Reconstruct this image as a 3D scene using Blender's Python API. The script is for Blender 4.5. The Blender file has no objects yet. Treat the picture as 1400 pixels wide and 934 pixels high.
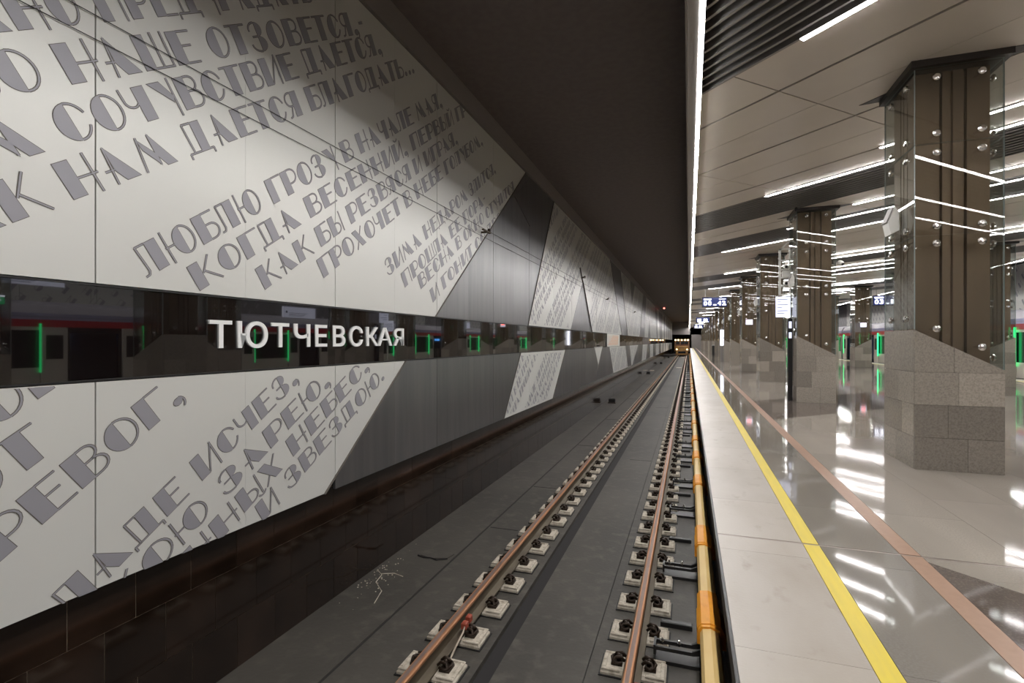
import bpy, math, random
from mathutils import Vector, Matrix
random.seed(7)
C = bpy.context.scene
COL = C.collection
# ---------------------------------------------------------------- camera (eye 1.42 m above the platform)
YAW = math.atan(242/700)
cam = bpy.data.objects.new('camera', bpy.data.cameras.new('camera'))
COL.objects.link(cam)
cam.location = (0, 0, 1.42)
cam.rotation_euler = (math.radians(90), 0, YAW)
cam.data.lens = 18; cam.data.sensor_width = 36; cam.data.clip_end = 400; cam.data.clip_start = 0.05
C.camera = cam
# ---------------------------------------------------------------- world, exposure
w = bpy.data.worlds.new('world'); C.world = w; w.use_nodes = True
w.node_tree.nodes['Background'].inputs[0].default_value = (.5, .52, .55, 1)
w.node_tree.nodes['Background'].inputs[1].default_value = .02
C.view_settings.view_transform = 'Standard'; C.view_settings.look = 'None'
C.view_settings.gamma = 1; C.view_settings.use_curve_mapping = False
C.view_settings.exposure = 0.42
STRIP_POWER = 140; LAMP_POWER = 30; SIGN_POWER = 1.6
C.cycles.max_bounces = 7; C.cycles.diffuse_bounces = 3; C.cycles.glossy_bounces = 5
C.cycles.transmission_bounces = 6; C.cycles.transparent_max_bounces = 24
C.cycles.caustics_reflective = False; C.cycles.caustics_refractive = False
C.cycles.sample_clamp_indirect = 6

# ---------------------------------------------------------------- helpers
def mat(name, col, rough=.5, metal=0, emit=None, power=1, noise=None, bump=None, spec=.5, rand=0, coat=0):
    m = bpy.data.materials.new(name); m.use_nodes = True
    nt = m.node_tree; b = nt.nodes['Principled BSDF']
    b.inputs['Base Color'].default_value = (*col, 1)
    b.inputs['Roughness'].default_value = rough; b.inputs['Metallic'].default_value = metal
    b.inputs['Specular IOR Level'].default_value = spec
    b.inputs['Coat Weight'].default_value = coat; b.inputs['Coat Roughness'].default_value = .05
    if emit:
        b.inputs['Emission Color'].default_value = (*emit, 1); b.inputs['Emission Strength'].default_value = power
    out = None
    def coords(sc):
        g = nt.nodes.new('ShaderNodeNewGeometry'); mp = nt.nodes.new('ShaderNodeMapping')
        mp.inputs['Scale'].default_value = sc
        nt.links.new(g.outputs['Position'], mp.inputs['Vector']); return mp.outputs[0]
    if noise:                                  # list of (scale xyz, second colour, low, high)
        prev = None
        for sc, c2, lo, hi in noise:
            n = nt.nodes.new('ShaderNodeTexNoise'); n.inputs['Scale'].default_value = 1; n.inputs['Detail'].default_value = 5
            nt.links.new(coords(sc), n.inputs['Vector'])
            r = nt.nodes.new('ShaderNodeMapRange'); r.inputs[1].default_value = lo; r.inputs[2].default_value = hi
            nt.links.new(n.outputs[0], r.inputs[0])
            x = nt.nodes.new('ShaderNodeMix'); x.data_type = 'RGBA'
            nt.links.new(r.outputs[0], x.inputs[0])
            if prev: nt.links.new(prev, x.inputs[6])
            else: x.inputs[6].default_value = (*col, 1)
            x.inputs[7].default_value = (*c2, 1); prev = x.outputs[2]
        out = prev
    if rand:
        oi = nt.nodes.new('ShaderNodeObjectInfo'); r = nt.nodes.new('ShaderNodeMapRange')
        r.inputs[3].default_value = 1-rand; r.inputs[4].default_value = 1+rand*.4
        nt.links.new(oi.outputs['Random'], r.inputs[0])
        h = nt.nodes.new('ShaderNodeHueSaturation'); nt.links.new(r.outputs[0], h.inputs['Value'])
        if out: nt.links.new(out, h.inputs['Color'])
        else: h.inputs['Color'].default_value = (*col, 1)
        out = h.outputs[0]
    if out: nt.links.new(out, b.inputs['Base Color'])
    if bump:
        sc, st = bump
        n = nt.nodes.new('ShaderNodeTexNoise'); n.inputs['Scale'].default_value = 1; n.inputs['Detail'].default_value = 3
        nt.links.new(coords(sc), n.inputs['Vector'])
        bp = nt.nodes.new('ShaderNodeBump'); bp.inputs['Strength'].default_value = st; bp.inputs['Distance'].default_value = .02
        nt.links.new(n.outputs[0], bp.inputs['Height']); nt.links.new(bp.outputs[0], b.inputs['Normal'])
    return m
def glass_mat(name, tint, refl):
    m = bpy.data.materials.new(name); m.use_nodes = True; nt = m.node_tree
    nt.nodes.remove(nt.nodes['Principled BSDF'])
    t = nt.nodes.new('ShaderNodeBsdfTransparent'); t.inputs[0].default_value = (*tint, 1)
    g = nt.nodes.new('ShaderNodeBsdfGlossy'); g.inputs['Roughness'].default_value = .0
    f = nt.nodes.new('ShaderNodeFresnel'); ge = nt.nodes.new('ShaderNodeNewGeometry')
    mr = nt.nodes.new('ShaderNodeMapRange'); mr.inputs[3].default_value = refl; mr.inputs[4].default_value = 1/refl
    nt.links.new(ge.outputs['Backfacing'], mr.inputs[0]); nt.links.new(mr.outputs[0], f.inputs[0])
    x = nt.nodes.new('ShaderNodeMixShader')
    nt.links.new(f.outputs[0], x.inputs[0]); nt.links.new(t.outputs[0], x.inputs[1]); nt.links.new(g.outputs[0], x.inputs[2])
    nt.links.new(x.outputs[0], nt.nodes['Material Output'].inputs[0]); return m

M = {}
M['white_panel'] = mat('white_panel', (.74, .74, .70), .36, .2, noise=[((.6, .35, .3), (.68, .68, .65), .35, .7)], bump=((3, .8, 18), .02))
M['steel_panel'] = mat('steel_panel', (.235, .232, .235), .33, .7, noise=[((4, 6, .5), (.19, .19, .20), .35, .7)], bump=((2, 90, 3), .05), rand=.12)
M['letter_fill'] = mat('letter_fill', (.34, .335, .365), .42, .2)
M['letter_edge'] = mat('letter_edge', (.13, .115, .10), .5)
M['black_glass'] = mat('black_glass', (.006, .004, .004), .015, 0, spec=.9, coat=.4)
M['dark_tile'] = mat('dark_tile', (.013, .0075, .005), .09, 0, noise=[((6, 3, 3), (.026, .015, .010), .4, .75)], spec=.55, rand=.3)
M['joint'] = mat('joint', (.34, .28, .20), .8)
M['gap'] = mat('gap', (.01, .009, .009), .7)
M['dark_ceiling'] = mat('dark_ceiling', (.15, .125, .12), .75, noise=[((8, 8, 8), (.135, .112, .108), .4, .6)])
M['cornice'] = mat('cornice', (.26, .235, .225), .5)
M['ceiling_panel'] = mat('ceiling_panel', (.76, .70, .63), .40, .2, noise=[((1, 1, 1), (.71, .65, .585), .35, .65)])
M['slat'] = mat('slat', (.30, .285, .275), .4, .4)
M['void'] = mat('void', (.012, .011, .011), .8)
M['strip_light'] = mat('strip_light', (.9, .9, .9), .5, emit=(1, .985, .97), power=STRIP_POWER)
M['lamp_light'] = mat('lamp_light', (.9, .9, .9), .5, emit=(1, .955, .95), power=LAMP_POWER)
M['granite_floor'] = mat('granite_floor', (.35, .315, .27), .055, noise=[((1.5, .35, 1), (.27, .24, .205), .35, .68), ((90, 90, 90), (.30, .27, .23), .45, .62)], spec=.6, bump=((2.2, 1.6, 1), .035), rand=.07)
M['granite_grey'] = mat('granite_grey', (.23, .21, .18), .05, noise=[((2.5, .6, 1), (.19, .175, .155), .35, .7), ((80, 80, 80), (.22, .205, .18), .45, .62)], spec=.65, bump=((2.2, 1.6, 1), .035), rand=.07)
M['granite_dark'] = mat('granite_dark', (.105, .085, .072), .06, noise=[((70, 70, 70), (.15, .125, .105), .5, .65)], spec=.6, bump=((2, 1.6, 1), .02), rand=.1)
M['granite_edge'] = mat('granite_edge', (.39, .355, .31), .42, noise=[((2.2, .9, 1), (.33, .29, .24), .42, .7), ((7, 4, 3), (.27, .225, .175), .60, .8)], bump=((60, 60, 60), .05), rand=.05)
M['yellow_paint'] = mat('yellow_paint', (.66, .52, .06), .4, noise=[((30, 3, 3), (.60, .48, .075), .4, .7)])
M['pink_strip'] = mat('pink_strip', (.34, .215, .15), .38, noise=[((20, 20, 20), (.31, .195, .135), .4, .7)])
M['brass_joint'] = mat('brass_joint', (.30, .25, .22), .35, .6)
M['plinth'] = mat('plinth', (.33, .295, .25), .22, noise=[((45, 45, 45), (.25, .222, .19), .4, .62), ((130, 130, 130), (.39, .35, .30), .5, .7)], spec=.6, rand=.38)
M['bronze'] = mat('bronze', (.26, .175, .11), .40, .35, noise=[((3, 3, 1), (.20, .135, .085), .4, .7)])
M['bronze_dark'] = mat('bronze_dark', (.035, .024, .017), .5, .3)
M['glass'] = glass_mat('glass', (.86, .88, .87), 1.55)
M['glass_edge'] = mat('glass_edge', (.30, .34, .33), .15)
M['chrome'] = mat('chrome', (.82, .80, .78), .15, 1)
M['black'] = mat('black', (.015, .014, .014), .45)
M['collar'] = mat('collar', (.022, .018, .016), .35)
M['white_plastic'] = mat('white_plastic', (.72, .71, .66), .4)
M['concrete'] = mat('concrete', (.078, .070, .059), .6, noise=[((.9, .5, 1), (.052, .047, .040), .35, .65), ((7, 7, 7), (.098, .088, .073), .52, .75)], bump=((25, 25, 25), .15))
M['concrete_dark'] = mat('concrete_dark', (.017, .015, .015), .8)
M['block'] = mat('block', (.58, .52, .43), .75, noise=[((18, 18, 18), (.34, .29, .22), .45, .72)], bump=((50, 50, 50), .3))
M['clip'] = mat('clip', (.035, .022, .014), .5, .5)
M['rail_side'] = mat('rail_side', (.13, .105, .07), .6, .3, noise=[((9, 3, 9), (.08, .06, .04), .4, .7)])
M['rail_top'] = mat('rail_top', (.66, .30, .13), .34, .6, noise=[((40, .6, 3), (.45, .24, .14), .3, .7)])
M['rail_worn'] = mat('rail_worn', (.36, .27, .24), .28, .9)
M['cover_yellow'] = mat('cover_yellow', (.86, .62, .26), .33, noise=[((4, 1.5, 4), (.78, .52, .20), .4, .7)])
M['cover_orange'] = mat('cover_orange', (.90, .38, .03), .42, noise=[((14, 6, 14), (.76, .28, .02), .45, .75)])
M['copper_red'] = mat('copper_red', (.35, .07, .04), .5)
M['cable'] = mat('cable', (.45, .38, .30), .5)
M['screen'] = mat('screen', (.01, .012, .04), .1, emit=(.02, .03, .12), power=1)
M['lit_white'] = mat('lit_white', (.8, .8, .85), .4, emit=(.86, .88, 1), power=SIGN_POWER*1.5)
M['sign_white'] = mat('sign_white', (.8, .8, .85), .4, emit=(.72, .76, 1), power=SIGN_POWER*.45)
M['sign_text'] = mat('sign_text', (.03, .03, .06), .6)
M['lit_green'] = mat('lit_green', (.05, .7, .25), .4, emit=(.02, 1, .25), power=1.7)
M['sign_green'] = mat('sign_green', (.02, .3, .1), .4, emit=(.02, .35, .12), power=1)
M['lit_blue'] = mat('lit_blue', (.1, .4, .9), .4, emit=(.10, .40, 1), power=3.5)
M['lit_red'] = mat('lit_red', (.8, .1, .1), .4, emit=(1, .15, .12), power=6)
M['lit_warm'] = mat('lit_warm', (.9, .8, .5), .4, emit=(1, .78, .40), power=4)
M['train_blue'] = mat('train_blue', (.42, .43, .62), .25, .1)
M['train_roof'] = mat('train_roof', (.26, .25, .28), .35, .2)
M['train_red'] = mat('train_red', (.50, .03, .04), .3)
M['train_door'] = mat('train_door', (.60, .57, .52), .3, .2)
M['train_dark'] = mat('train_dark', (.016, .016, .018), .2)
M['car_inside'] = mat('car_inside', (.55, .52, .5), .5)
M['red_paint'] = mat('red_paint', (.7, .05, .05), .4)
M['loco_yellow'] = mat('loco_yellow', (.46, .24, .05), .5, noise=[((2, 2, 2), (.22, .12, .06), .4, .7)])
M['loco_brown'] = mat('loco_brown', (.20, .09, .045), .6)
M['map_paper'] = mat('map_paper', (.75, .74, .68), .4)
M['map_orange'] = mat('map_orange', (.85, .35, .08), .4)

def mesh_of(name, verts, faces, mats, fmat=None, smooth=False):
    me = bpy.data.meshes.new(name); me.from_pydata(verts, [], faces)
    for m in mats: me.materials.append(M[m] if isinstance(m, str) else m)
    if fmat: me.polygons.foreach_set('material_index', fmat)
    if smooth: me.polygons.foreach_set('use_smooth', [True]*len(me.polygons))
    me.update(); return me
def link(name, data, parent=None, loc=None):
    o = bpy.data.objects.new(name, data); COL.objects.link(o)
    if parent: o.parent = parent
    if loc: o.location = loc
    return o
def tag(o, label=None, cat=None, group=None, kind=None):
    if label: o['label'] = label
    if cat: o['category'] = cat
    if group: o['group'] = group
    if kind: o['kind'] = kind
    return o
def empty(name, loc=(0, 0, 0), label=None, cat=None, group=None, kind=None, rz=0):
    o = bpy.data.objects.new(name, None); COL.objects.link(o); o.location = loc; o.rotation_euler = (0, 0, rz)
    o.empty_display_size = .2
    return tag(o, label, cat, group, kind)
class MB:
    def __init__(s): s.v = []; s.f = []; s.m = []
    def add(s, vs, fs, mi=0):
        n = len(s.v); s.v += [tuple(v) for v in vs]; s.f += [tuple(i+n for i in f) for f in fs]; s.m += [mi]*len(fs)
    def box(s, x0, x1, y0, y1, z0, z1, mi=0):
        s.add([(x0,y0,z0),(x1,y0,z0),(x1,y1,z0),(x0,y1,z0),(x0,y0,z1),(x1,y0,z1),(x1,y1,z1),(x0,y1,z1)],
              [(0,3,2,1),(4,5,6,7),(0,1,5,4),(1,2,6,5),(2,3,7,6),(3,0,4,7)], mi)
    def cbox(s, x0, x1, y0, y1, z0, z1, c=.01, mi=0):   # box with chamfered top rim
        s.add([(x0,y0,z0),(x1,y0,z0),(x1,y1,z0),(x0,y1,z0),(x0,y0,z1-c),(x1,y0,z1-c),(x1,y1,z1-c),(x0,y1,z1-c),
               (x0+c,y0+c,z1),(x1-c,y0+c,z1),(x1-c,y1-c,z1),(x0+c,y1-c,z1)],
              [(0,3,2,1),(0,1,5,4),(1,2,6,5),(2,3,7,6),(3,0,4,7),(4,5,9,8),(5,6,10,9),(6,7,11,10),(7,4,8,11),(8,9,10,11)], mi)
    def prism(s, poly, z0, z1, mi=0, ax='z'):
        n = len(poly)
        def P(a, b, h): return {'z': (a, b, h), 'x': (h, a, b), 'y': (a, h, b)}[ax]
        s.add([P(a, b, z0) for a, b in poly]+[P(a, b, z1) for a, b in poly],
              [tuple(range(n))[::-1], tuple(range(n, 2*n))]+[(i, (i+1) % n, n+(i+1) % n, n+i) for i in range(n)], mi)
    def tube(s, pts, r, n=6, mi=0):
        pts = [Vector(p) for p in pts]; rings = []
        for i, p in enumerate(pts):
            d = (pts[min(i+1, len(pts)-1)]-pts[max(i-1, 0)]).normalized()
            a = d.orthogonal().normalized() if abs(d.z) > .9 else d.cross(Vector((0, 0, 1))).normalized()
            b = d.cross(a)
            rings.append([p+(a*math.cos(t)+b*math.sin(t))*r for t in [2*math.pi*k/n for k in range(n)]])
        vs = [v for q in rings for v in q]; fs = []
        for i in range(len(rings)-1):
            for k in range(n): fs.append((i*n+k, i*n+(k+1) % n, (i+1)*n+(k+1) % n, (i+1)*n+k))
        fs += [tuple(range(n))[::-1], tuple(range((len(rings)-1)*n, len(rings)*n))]
        s.add(vs, fs, mi)
    def lathe(s, prof, c, ax, n=14, mi=0):               # prof: list of (r, h) along axis ax from c
        vs = []; fs = []; ax = Vector(ax).normalized(); a = ax.orthogonal().normalized(); b = ax.cross(a); c = Vector(c)
        for r, h in prof:
            for k in range(n):
                t = 2*math.pi*k/n; vs.append(c+ax*h+(a*math.cos(t)+b*math.sin(t))*r)
        for i in range(len(prof)-1):
            for k in range(n): fs.append((i*n+k, i*n+(k+1) % n, (i+1)*n+(k+1) % n, (i+1)*n+k))
        fs += [tuple(range(n))[::-1], tuple(range((len(prof)-1)*n, len(prof)*n))]
        s.add(vs, fs, mi)
    def mesh(s, name, mats, smooth=False):
        if isinstance(mats, str): mats = [mats]
        return mesh_of(name, s.v, s.f, mats, s.m, smooth)
    def build(s, name, mats, parent=None, loc=None, smooth=False):
        return link(name, s.mesh(name, mats, smooth), parent, loc)
def ccw(poly):
    a = sum(p[0]*q[1]-q[0]*p[1] for p, q in zip(poly, poly[1:]+poly[:1]))
    return poly if a > 0 else poly[::-1]
def area(poly): return abs(sum(p[0]*q[1]-q[0]*p[1] for p, q in zip(poly, poly[1:]+poly[:1])))/2 if len(poly) > 2 else 0
def halfclip(poly, a, b, c, keep=1):                     # keep the side a x + b y + c >= 0 (keep = -1: the other)
    out = []; n = len(poly)
    for i in range(n):
        p, q = poly[i], poly[(i+1) % n]
        dp, dq = keep*(a*p[0]+b*p[1]+c), keep*(a*q[0]+b*q[1]+c)
        if dp >= 0: out.append(p)
        if (dp > 0) != (dq > 0) and abs(dp-dq) > 1e-12:
            t = dp/(dp-dq); out.append((p[0]+(q[0]-p[0])*t, p[1]+(q[1]-p[1])*t))
    return out
def clip(poly, zone):
    zone = ccw(zone); n = len(zone)
    for i in range(n):
        (x0, y0), (x1, y1) = zone[i], zone[(i+1) % n]
        poly = halfclip(poly, -(y1-y0), x1-x0, (y1-y0)*x0-(x1-x0)*y0)
        if len(poly) < 3: return []
    return poly
def shrink(poly, d):                                     # inset a convex polygon by d
    poly = ccw(poly); out = poly; n = len(poly)
    for i in range(n):
        (x0, y0), (x1, y1) = poly[i], poly[(i+1) % n]
        l = math.hypot(x1-x0, y1-y0)
        if l < 1e-9: continue
        a, b = -(y1-y0)/l, (x1-x0)/l
        out = halfclip(out, a, b, -(a*x0+b*y0)-d)
        if len(out) < 3: return []
    return out
def pieces(name, parts, parent, limit=300, label=None):
    """parts: (distance, mesh builder callable(MB), materials); the nearest become objects, the rest one stuff part"""
    parts = sorted(parts, key=lambda p: p[0])
    for d, fn, ms in parts[:limit]:
        b = MB(); fn(b); b.build(name, ms, parent)
    rest = parts[limit:]
    if rest:
        ml = sorted({tuple(p[2]) for p in rest}); b = MB(); flat = [m for t in ml for m in t]
        for d, fn, ms in rest:
            off = sum(len(t) for t in ml[:ml.index(tuple(ms))]); c = MB(); fn(c)
            b.add(c.v, c.f); b.m[len(b.m)-len(c.f):] = [i+off for i in c.m]
        tag(b.build(name, flat, parent), kind='stuff')
ORD = ['first', 'second', 'third', 'fourth', 'fifth', 'sixth', 'seventh', 'eighth', 'ninth', 'tenth', 'eleventh', 'twelfth', 'thirteenth', 'fourteenth', 'fifteenth', 'sixteenth', 'seventeenth', 'eighteenth', 'nineteenth', 'twentieth']
Y0, Y1 = -7.0, 118.0
ZC = 4.52            # platform ceiling
ZB = -1.33           # track bed
CX = 5.96            # middle line of the platform
def mx(x, side): return x if side == 'l' else 2*CX-x

# ================================================================ STRUCTURE: walls, beds, ceilings
wall_left = empty('wall_left', (-3.6, 0, 0), kind='structure')
wall_left.location = (0, 0, 0)
wl = MB(); wl.box(-3.9, -3.62, Y0, Y1, ZB-.3, 5.62); wl.build('backing', 'gap', wall_left)
b = MB(); b.box(-3.62, -3.47, Y0, Y1, 5.27, 5.62); b.build('cornice', 'cornice', wall_left)

XW = -3.5
H = 1.42
def LN(p, q):   # line through two (y, z) points -> function of z giving y
    return lambda z: p[0]+(q[0]-p[0])*(z-p[1])/(q[1]-p[1])
UB, UT = .36, 3.83       # upper panel zone, eye-relative
LB, LT = -1.55, -.25     # lower panel zone
# boundary lines measured on the wall (eye-relative heights)
U = [LN((6.74, .40), (10.93, 3.72)), LN((11.26, .40), (13.46, 3.60)), LN((28.51, .47), (24.18, 3.82)), LN((31.43, .42), (28.04, 3.75)),
     LN((39.4, .44), (42.82, 3.78)), LN((43.9, .49), (45.63, 3.64)), LN((60.69, .55), (57.7, 3.74)), LN((63.5, .4), (61, 3.8))]
L = [LN((5.88, -.24), (4.34, -1.51)), LN((10.66, -.29), (9.67, -1.47)), LN((15.02, -.24), (13.46, -1.58)),
     LN((23.98, -.21), (25.28, -1.46)), LN((30.14, -.2), (31.5, -1.42)), LN((32.63, -.18), (33.6, -1.38)), LN((38.38, -.18), (34.6, -1.38)),
     LN((42.43, -.19), (41.27, -1.38)), LN((46.85, -.18), (45.62, -1.43))]
y = 67
while y < 112:
    wdt = random.uniform(5, 9); t = random.uniform(-2, 2)
    U.append(LN((y, UB), (y+t, UT))); U.append(LN((y+wdt, UB), (y+wdt-t, UT)))
    y += wdt+random.uniform(3, 5)
y = 50
while y < 112:
    wdt = random.uniform(4, 7); t = random.uniform(-1, 1)
    L.append(LN((y, LT), (y+t, LB))); L.append(LN((y+wdt, LT), (y+wdt-t, LB)))
    y += wdt+random.uniform(3, 5)
def zones(lines, z0, z1, first):    # alternate white / steel quads
    ed = [lambda z: Y0]+lines+[lambda z: Y1]; out = []
    for i in range(len(ed)-1):
        a, c = ed[i], ed[i+1]
        out.append((first if i % 2 == 0 else (1-first), [(a(z0), z0), (c(z0), z0), (c(z1), z1), (a(z1), z1)]))
    return out
zu = zones(U[:], UB, UT, 0)
zl = zones(L[:], LB, LT, 0)
# index 0 = white
TRI = [[(15.75, .37), (19.35, .37), (17.64, 2.07)], [(20.0, -.21), (22.0, -.21), (20.93, -.96)],
       [(32.9, 3.82), (35.7, 3.82), (33.94, 2.37)], [(47.5, UB), (51, UB), (49.5, 2.2)], [(72, UB), (75, UB), (73.6, 2.0)]]
def subtract_tri(poly, tri):        # convex minus convex -> list of convex
    tri = ccw(tri); out = []; rest = poly
    for i in range(len(tri)):
        (x0, y0), (x1, y1) = tri[i], tri[(i+1) % len(tri)]
        a, b_, c = -(y1-y0), x1-x0, (y1-y0)*x0-(x1-x0)*y0
        o = halfclip(rest, a, b_, c, -1)
        if area(o) > 1e-4: out.append(o)
        rest = halfclip(rest, a, b_, c)
        if len(rest) < 3: break
    return out
plist = []
def panel_piece(poly, m, proud=0):
    p = ccw(poly); n = len(p)
    for i in range(n):
        (x0, y0), (x1, y1) = ccw(poly)[i], ccw(poly)[(i+1) % n]
        l = math.hypot(x1-x0, y1-y0)
        if l < 1e-6: continue
        major = abs(((x0-2.17)/2.29) % 1-.5) > .49
        d = .0045 if abs(x1-x0) > .01 or major else .0007
        a_, b_ = -(y1-y0)/l, (x1-x0)/l
        p = halfclip(p, a_, b_, -(a_*x0+b_*y0)-d)
        if len(p) < 3: return
    if area(p) < .01: return
    cy = sum(q[0] for q in p)/len(p)
    mt = ['white_panel'] if m == 0 else ['steel_panel']
    plist.append((m, abs(cy), p, mt, proud))
for zs in (zu, zl):
    for m, q in zs:
        polys = [q]
        for t in TRI:
            nx = []
            for p in polys:
                if area(clip(p, t)) > 1e-4: nx += subtract_tri(p, t)
                else: nx.append(p)
            polys = nx
        for p in polys:
            ymin = min(a for a, _ in p); ymax = max(a for a, _ in p)
            k = math.floor((ymin-2.17)/1.145)
            while 2.17+k*1.145 < ymax:
                a0 = 2.17+k*1.145; a1 = a0+1.145
                c = halfclip(halfclip(p, 1, 0, -a0), -1, 0, a1)
                if len(c) > 2:
                    wide = k % 2 == 0
                    panel_piece(c, m)
                k += 1
for i, t in enumerate(TRI): panel_piece(t, 0 if i == 1 else 1)
panel_piece([(10.27, 3.08), (11.37, 3.78), (11.37, 2.67)], 1, .012)
for nm, sel in (('white_panel', 0), ('steel_panel', 1)):
    pieces(nm, [(d, (lambda bb, p=p, pr=pr: bb.prism([(a, z+H) for a, z in p], XW-.03, XW+pr, ax='x')), mt) for m, d, p, mt, pr in plist if m == sel], wall_left, 290)
# dark recessed slot along each slanted boundary is the gap between neighbouring panels: bronze trims
b = MB()
for z0, z1, lines in ((UB, UT, U[:5]), (LB, LT, L[:3])):
    for f in lines:
        b.prism([(f(z0)-.012, z0+H), (f(z0)+.012, z0+H), (f(z1)+.012, z1+H), (f(z1)-.012, z1+H)], XW-.03, XW+.015, ax='x')
b.prism([(17.62, 2.1+H), (17.66, 2.1+H), (19.42, .37+H), (19.36, .37+H)], XW-.03, XW+.03, ax='x')
b.prism([(17.1, 2.5+H), (17.2, 2.5+H), (17.68, 2.05+H), (17.58, 2.05+H)], XW-.03, XW+.03, ax='x')
b.build('edge_trim', 'letter_edge', wall_left)
# black glass band
pl = []
k = -4
while 2.17+k*2.29 < Y1:
    a0 = 2.17+k*2.29; a1 = min(a0+2.29, Y1); a0 = max(a0, Y0)
    if a1 > a0: pl.append((abs(a0), (lambda bb, a0=a0, a1=a1, t=(.009 if k == 0 else .004 if k == -1 else random.uniform(-.0015, .0015)): bb.prism([(XW-.035, a0+.003), (XW-.011-t, a0+.003), (XW-.011+t, a1-.003), (XW-.035, a1-.003)], LT+H+.012, UB+H-.012)), ['black_glass']))
    k += 1
pieces('glass_band', pl, wall_left)
b = MB(); b.box(XW-.04, XW+.004, Y0, Y1, UB+H-.012, UB+H-.002); b.box(XW-.04, XW+.004, Y0, Y1, LT+H+.002, LT+H+.012); b.build('band_frame', 'black', wall_left)
# dark polished tiles at the foot
b = MB(); b.box(-3.62, -3.603, Y0, Y1, ZB, -.13); b.build('tile_bed', 'joint', wall_left)
pl = []
rows = [(ZB, -.90), (-.90, -.48), (-.48, -.13)]
for r, (z0, z1) in enumerate(rows):
    n = 0; a = Y0+.2*r
    while a < Y1:
        a1 = min(a+.413, Y1)
        pl.append((abs(a-3.0), (lambda bb, a=a, a1=a1, z0=z0, z1=z1: bb.box(-3.61, -3.598+random.uniform(-.0008, .0008), a+.0025, a1-.0025, z0+.002, z1-.002)), ['dark_tile']))
        a = a1
pieces('wall_tile', pl, wall_left)

# ---- glyphs of the poem lettering (cap height 1): filled half + hairline strokes
SW = .078
def arc(cx, cy, rx, ry, a0, a1, n=12):
    return [(cx+rx*math.cos(math.radians(a0+(a1-a0)*i/n)), cy+ry*math.sin(math.radians(a0+(a1-a0)*i/n))) for i in range(n+1)]
def halfO(x0, rx=.42):
    return ([arc(x0+rx, .5, rx, .5, 90, 270, 14)], [arc(x0+rx, .5, rx-.03, .47, -90, 90, 14)], rx*2)
def blk(x, w=.40): return [(x, 0), (x+w, 0), (x+w, 1), (x, 1)]
def bowl(x0, x1, y0, y1):
    r = (y1-y0)/2; return [(x0, y0)]+arc(x1-r, (y0+y1)/2, r, r, -90, 90, 9)+[(x0, y1)]
G = {}
def g(ch, fills, strokes, wd): G[ch] = (fills, strokes, wd)
g('Н', [blk(0)], [[(.4, .48), (.92, .48)], [(.80, 1.04), (.80, -.04)]], .92)
g('А', [[(.30, 1.05), (.95, 0), (.50, 0), (.30, .35)]], [[(.30, 1), (.22, -.02)], [(.06, .38), (.55, .38)]], .95)
g('М', [[(.20, 1), (.62, .42), (.62, .04), (.25, .62)], [(.60, 1.05), (1.15, 0), (.78, 0), (.60, .35)]], [[(.22, 1), (.08, 0)], [(.6, 1), (.6, .1)]], 1.15)
f, s, wd = halfO(0); g('О', f, s, wd)
g('С', f, [arc(.42, .5, .39, .47, 90, 22, 7), arc(.42, .5, .39, .47, -90, -22, 7)], .84)
g('Д', [[(.42, .04), (.78, .04), (.78, 1), (.42, 1)]], [[(.42, .97), (.12, .97), (.16, .04)], [(-.02, -.12), (-.02, .04), (.92, .04), (.92, -.12)]], .94)
g('Л', [[(.38, 0), (.76, 0), (.76, 1), (.38, 1)]], [[(.38, .97), (.10, .97), (.14, .15), (.08, .04), (-.04, .03)]], .78)
g('Е', [blk(0)], [[(.4, .97), (.82, .97)], [(.4, .55), (.72, .55)], [(.4, .03), (.85, .03)]], .84)
g('Т', [blk(.18, .38)], [[(-.04, .97), (.80, .97)]], .76)
g('Я', [blk(.36, .38)], [bowl(.36, .02, .45, .97)[::1], [(.36, .45), (.14, .1), (.02, 0)]], .76)
G['Я'] = ([blk(.36, .38)], [[(.36, .97)]+arc(.26, .71, .24, .26, 90, 270, 9)+[(.36, .45)], [(.30, .45), (.14, .06), (.0, .02)]], .76)
g('Б', [blk(0)], [[(.4, .97), (.80, .97)], bowl(.4, .82, .03, .56)], .80)
g('Г', [blk(0, .38)], [[(.38, .97), (.82, .97)]], .74)
g('Ь', [blk(0, .38)], [bowl(.38, .78, .03, .55)], .78)
g('Ы', [blk(0, .38)], [bowl(.38, .72, .03, .55), [(.86, 1.02), (.86, -.02)]], .90)
g('Р', [blk(0, .38)], [bowl(.38, .80, .40, .97)], .78)
g('В', [blk(0, .38)], [bowl(.38, .74, .53, .97), bowl(.38, .82, .03, .53)], .82)
g('З', [arc(.42, .76, .30, .26, -90, 90, 9), arc(.42, .26, .36, .28, -90, 90, 9)],
  [arc(.40, .76, .30, .24, 90, 190, 6), arc(.42, .26, .38, .26, 180, 270, 6), [(.18, .52), (.42, .52)]], .80)
g('И', [blk(0, .38)], [[(.38, .04), (.84, .98)], [(.84, 1.04), (.84, -.04)]], .88)
g('Й', [blk(0, .38)], [[(.38, .04), (.84, .98)], [(.84, 1.04), (.84, -.04)], arc(.5, 1.22, .16, .12, 180, 360, 6)], .88)
g('У', [[(-.02, 1), (.40, 1), (.68, .52), (.62, .30)]], [[(.68, 1.04), (.68, -.10)]], .74)
g('Ч', [blk(.38, .38)], [[(.0, 1.0)]+arc(.24, .66, .22, .20, 190, 290, 6)+[(.38, .52)]], .78)
g('Ш', [blk(0, .36)], [[(.36, .03), (.98, .03)], [(.62, .03), (.62, 1.02)], [(.95, .03), (.95, 1.02)]], .98)
g('Х', [[(-.02, 1), (.34, 1), (.82, 0), (.46, 0)]], [[(.78, 1.02), (.05, -.02)]], .84)
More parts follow.
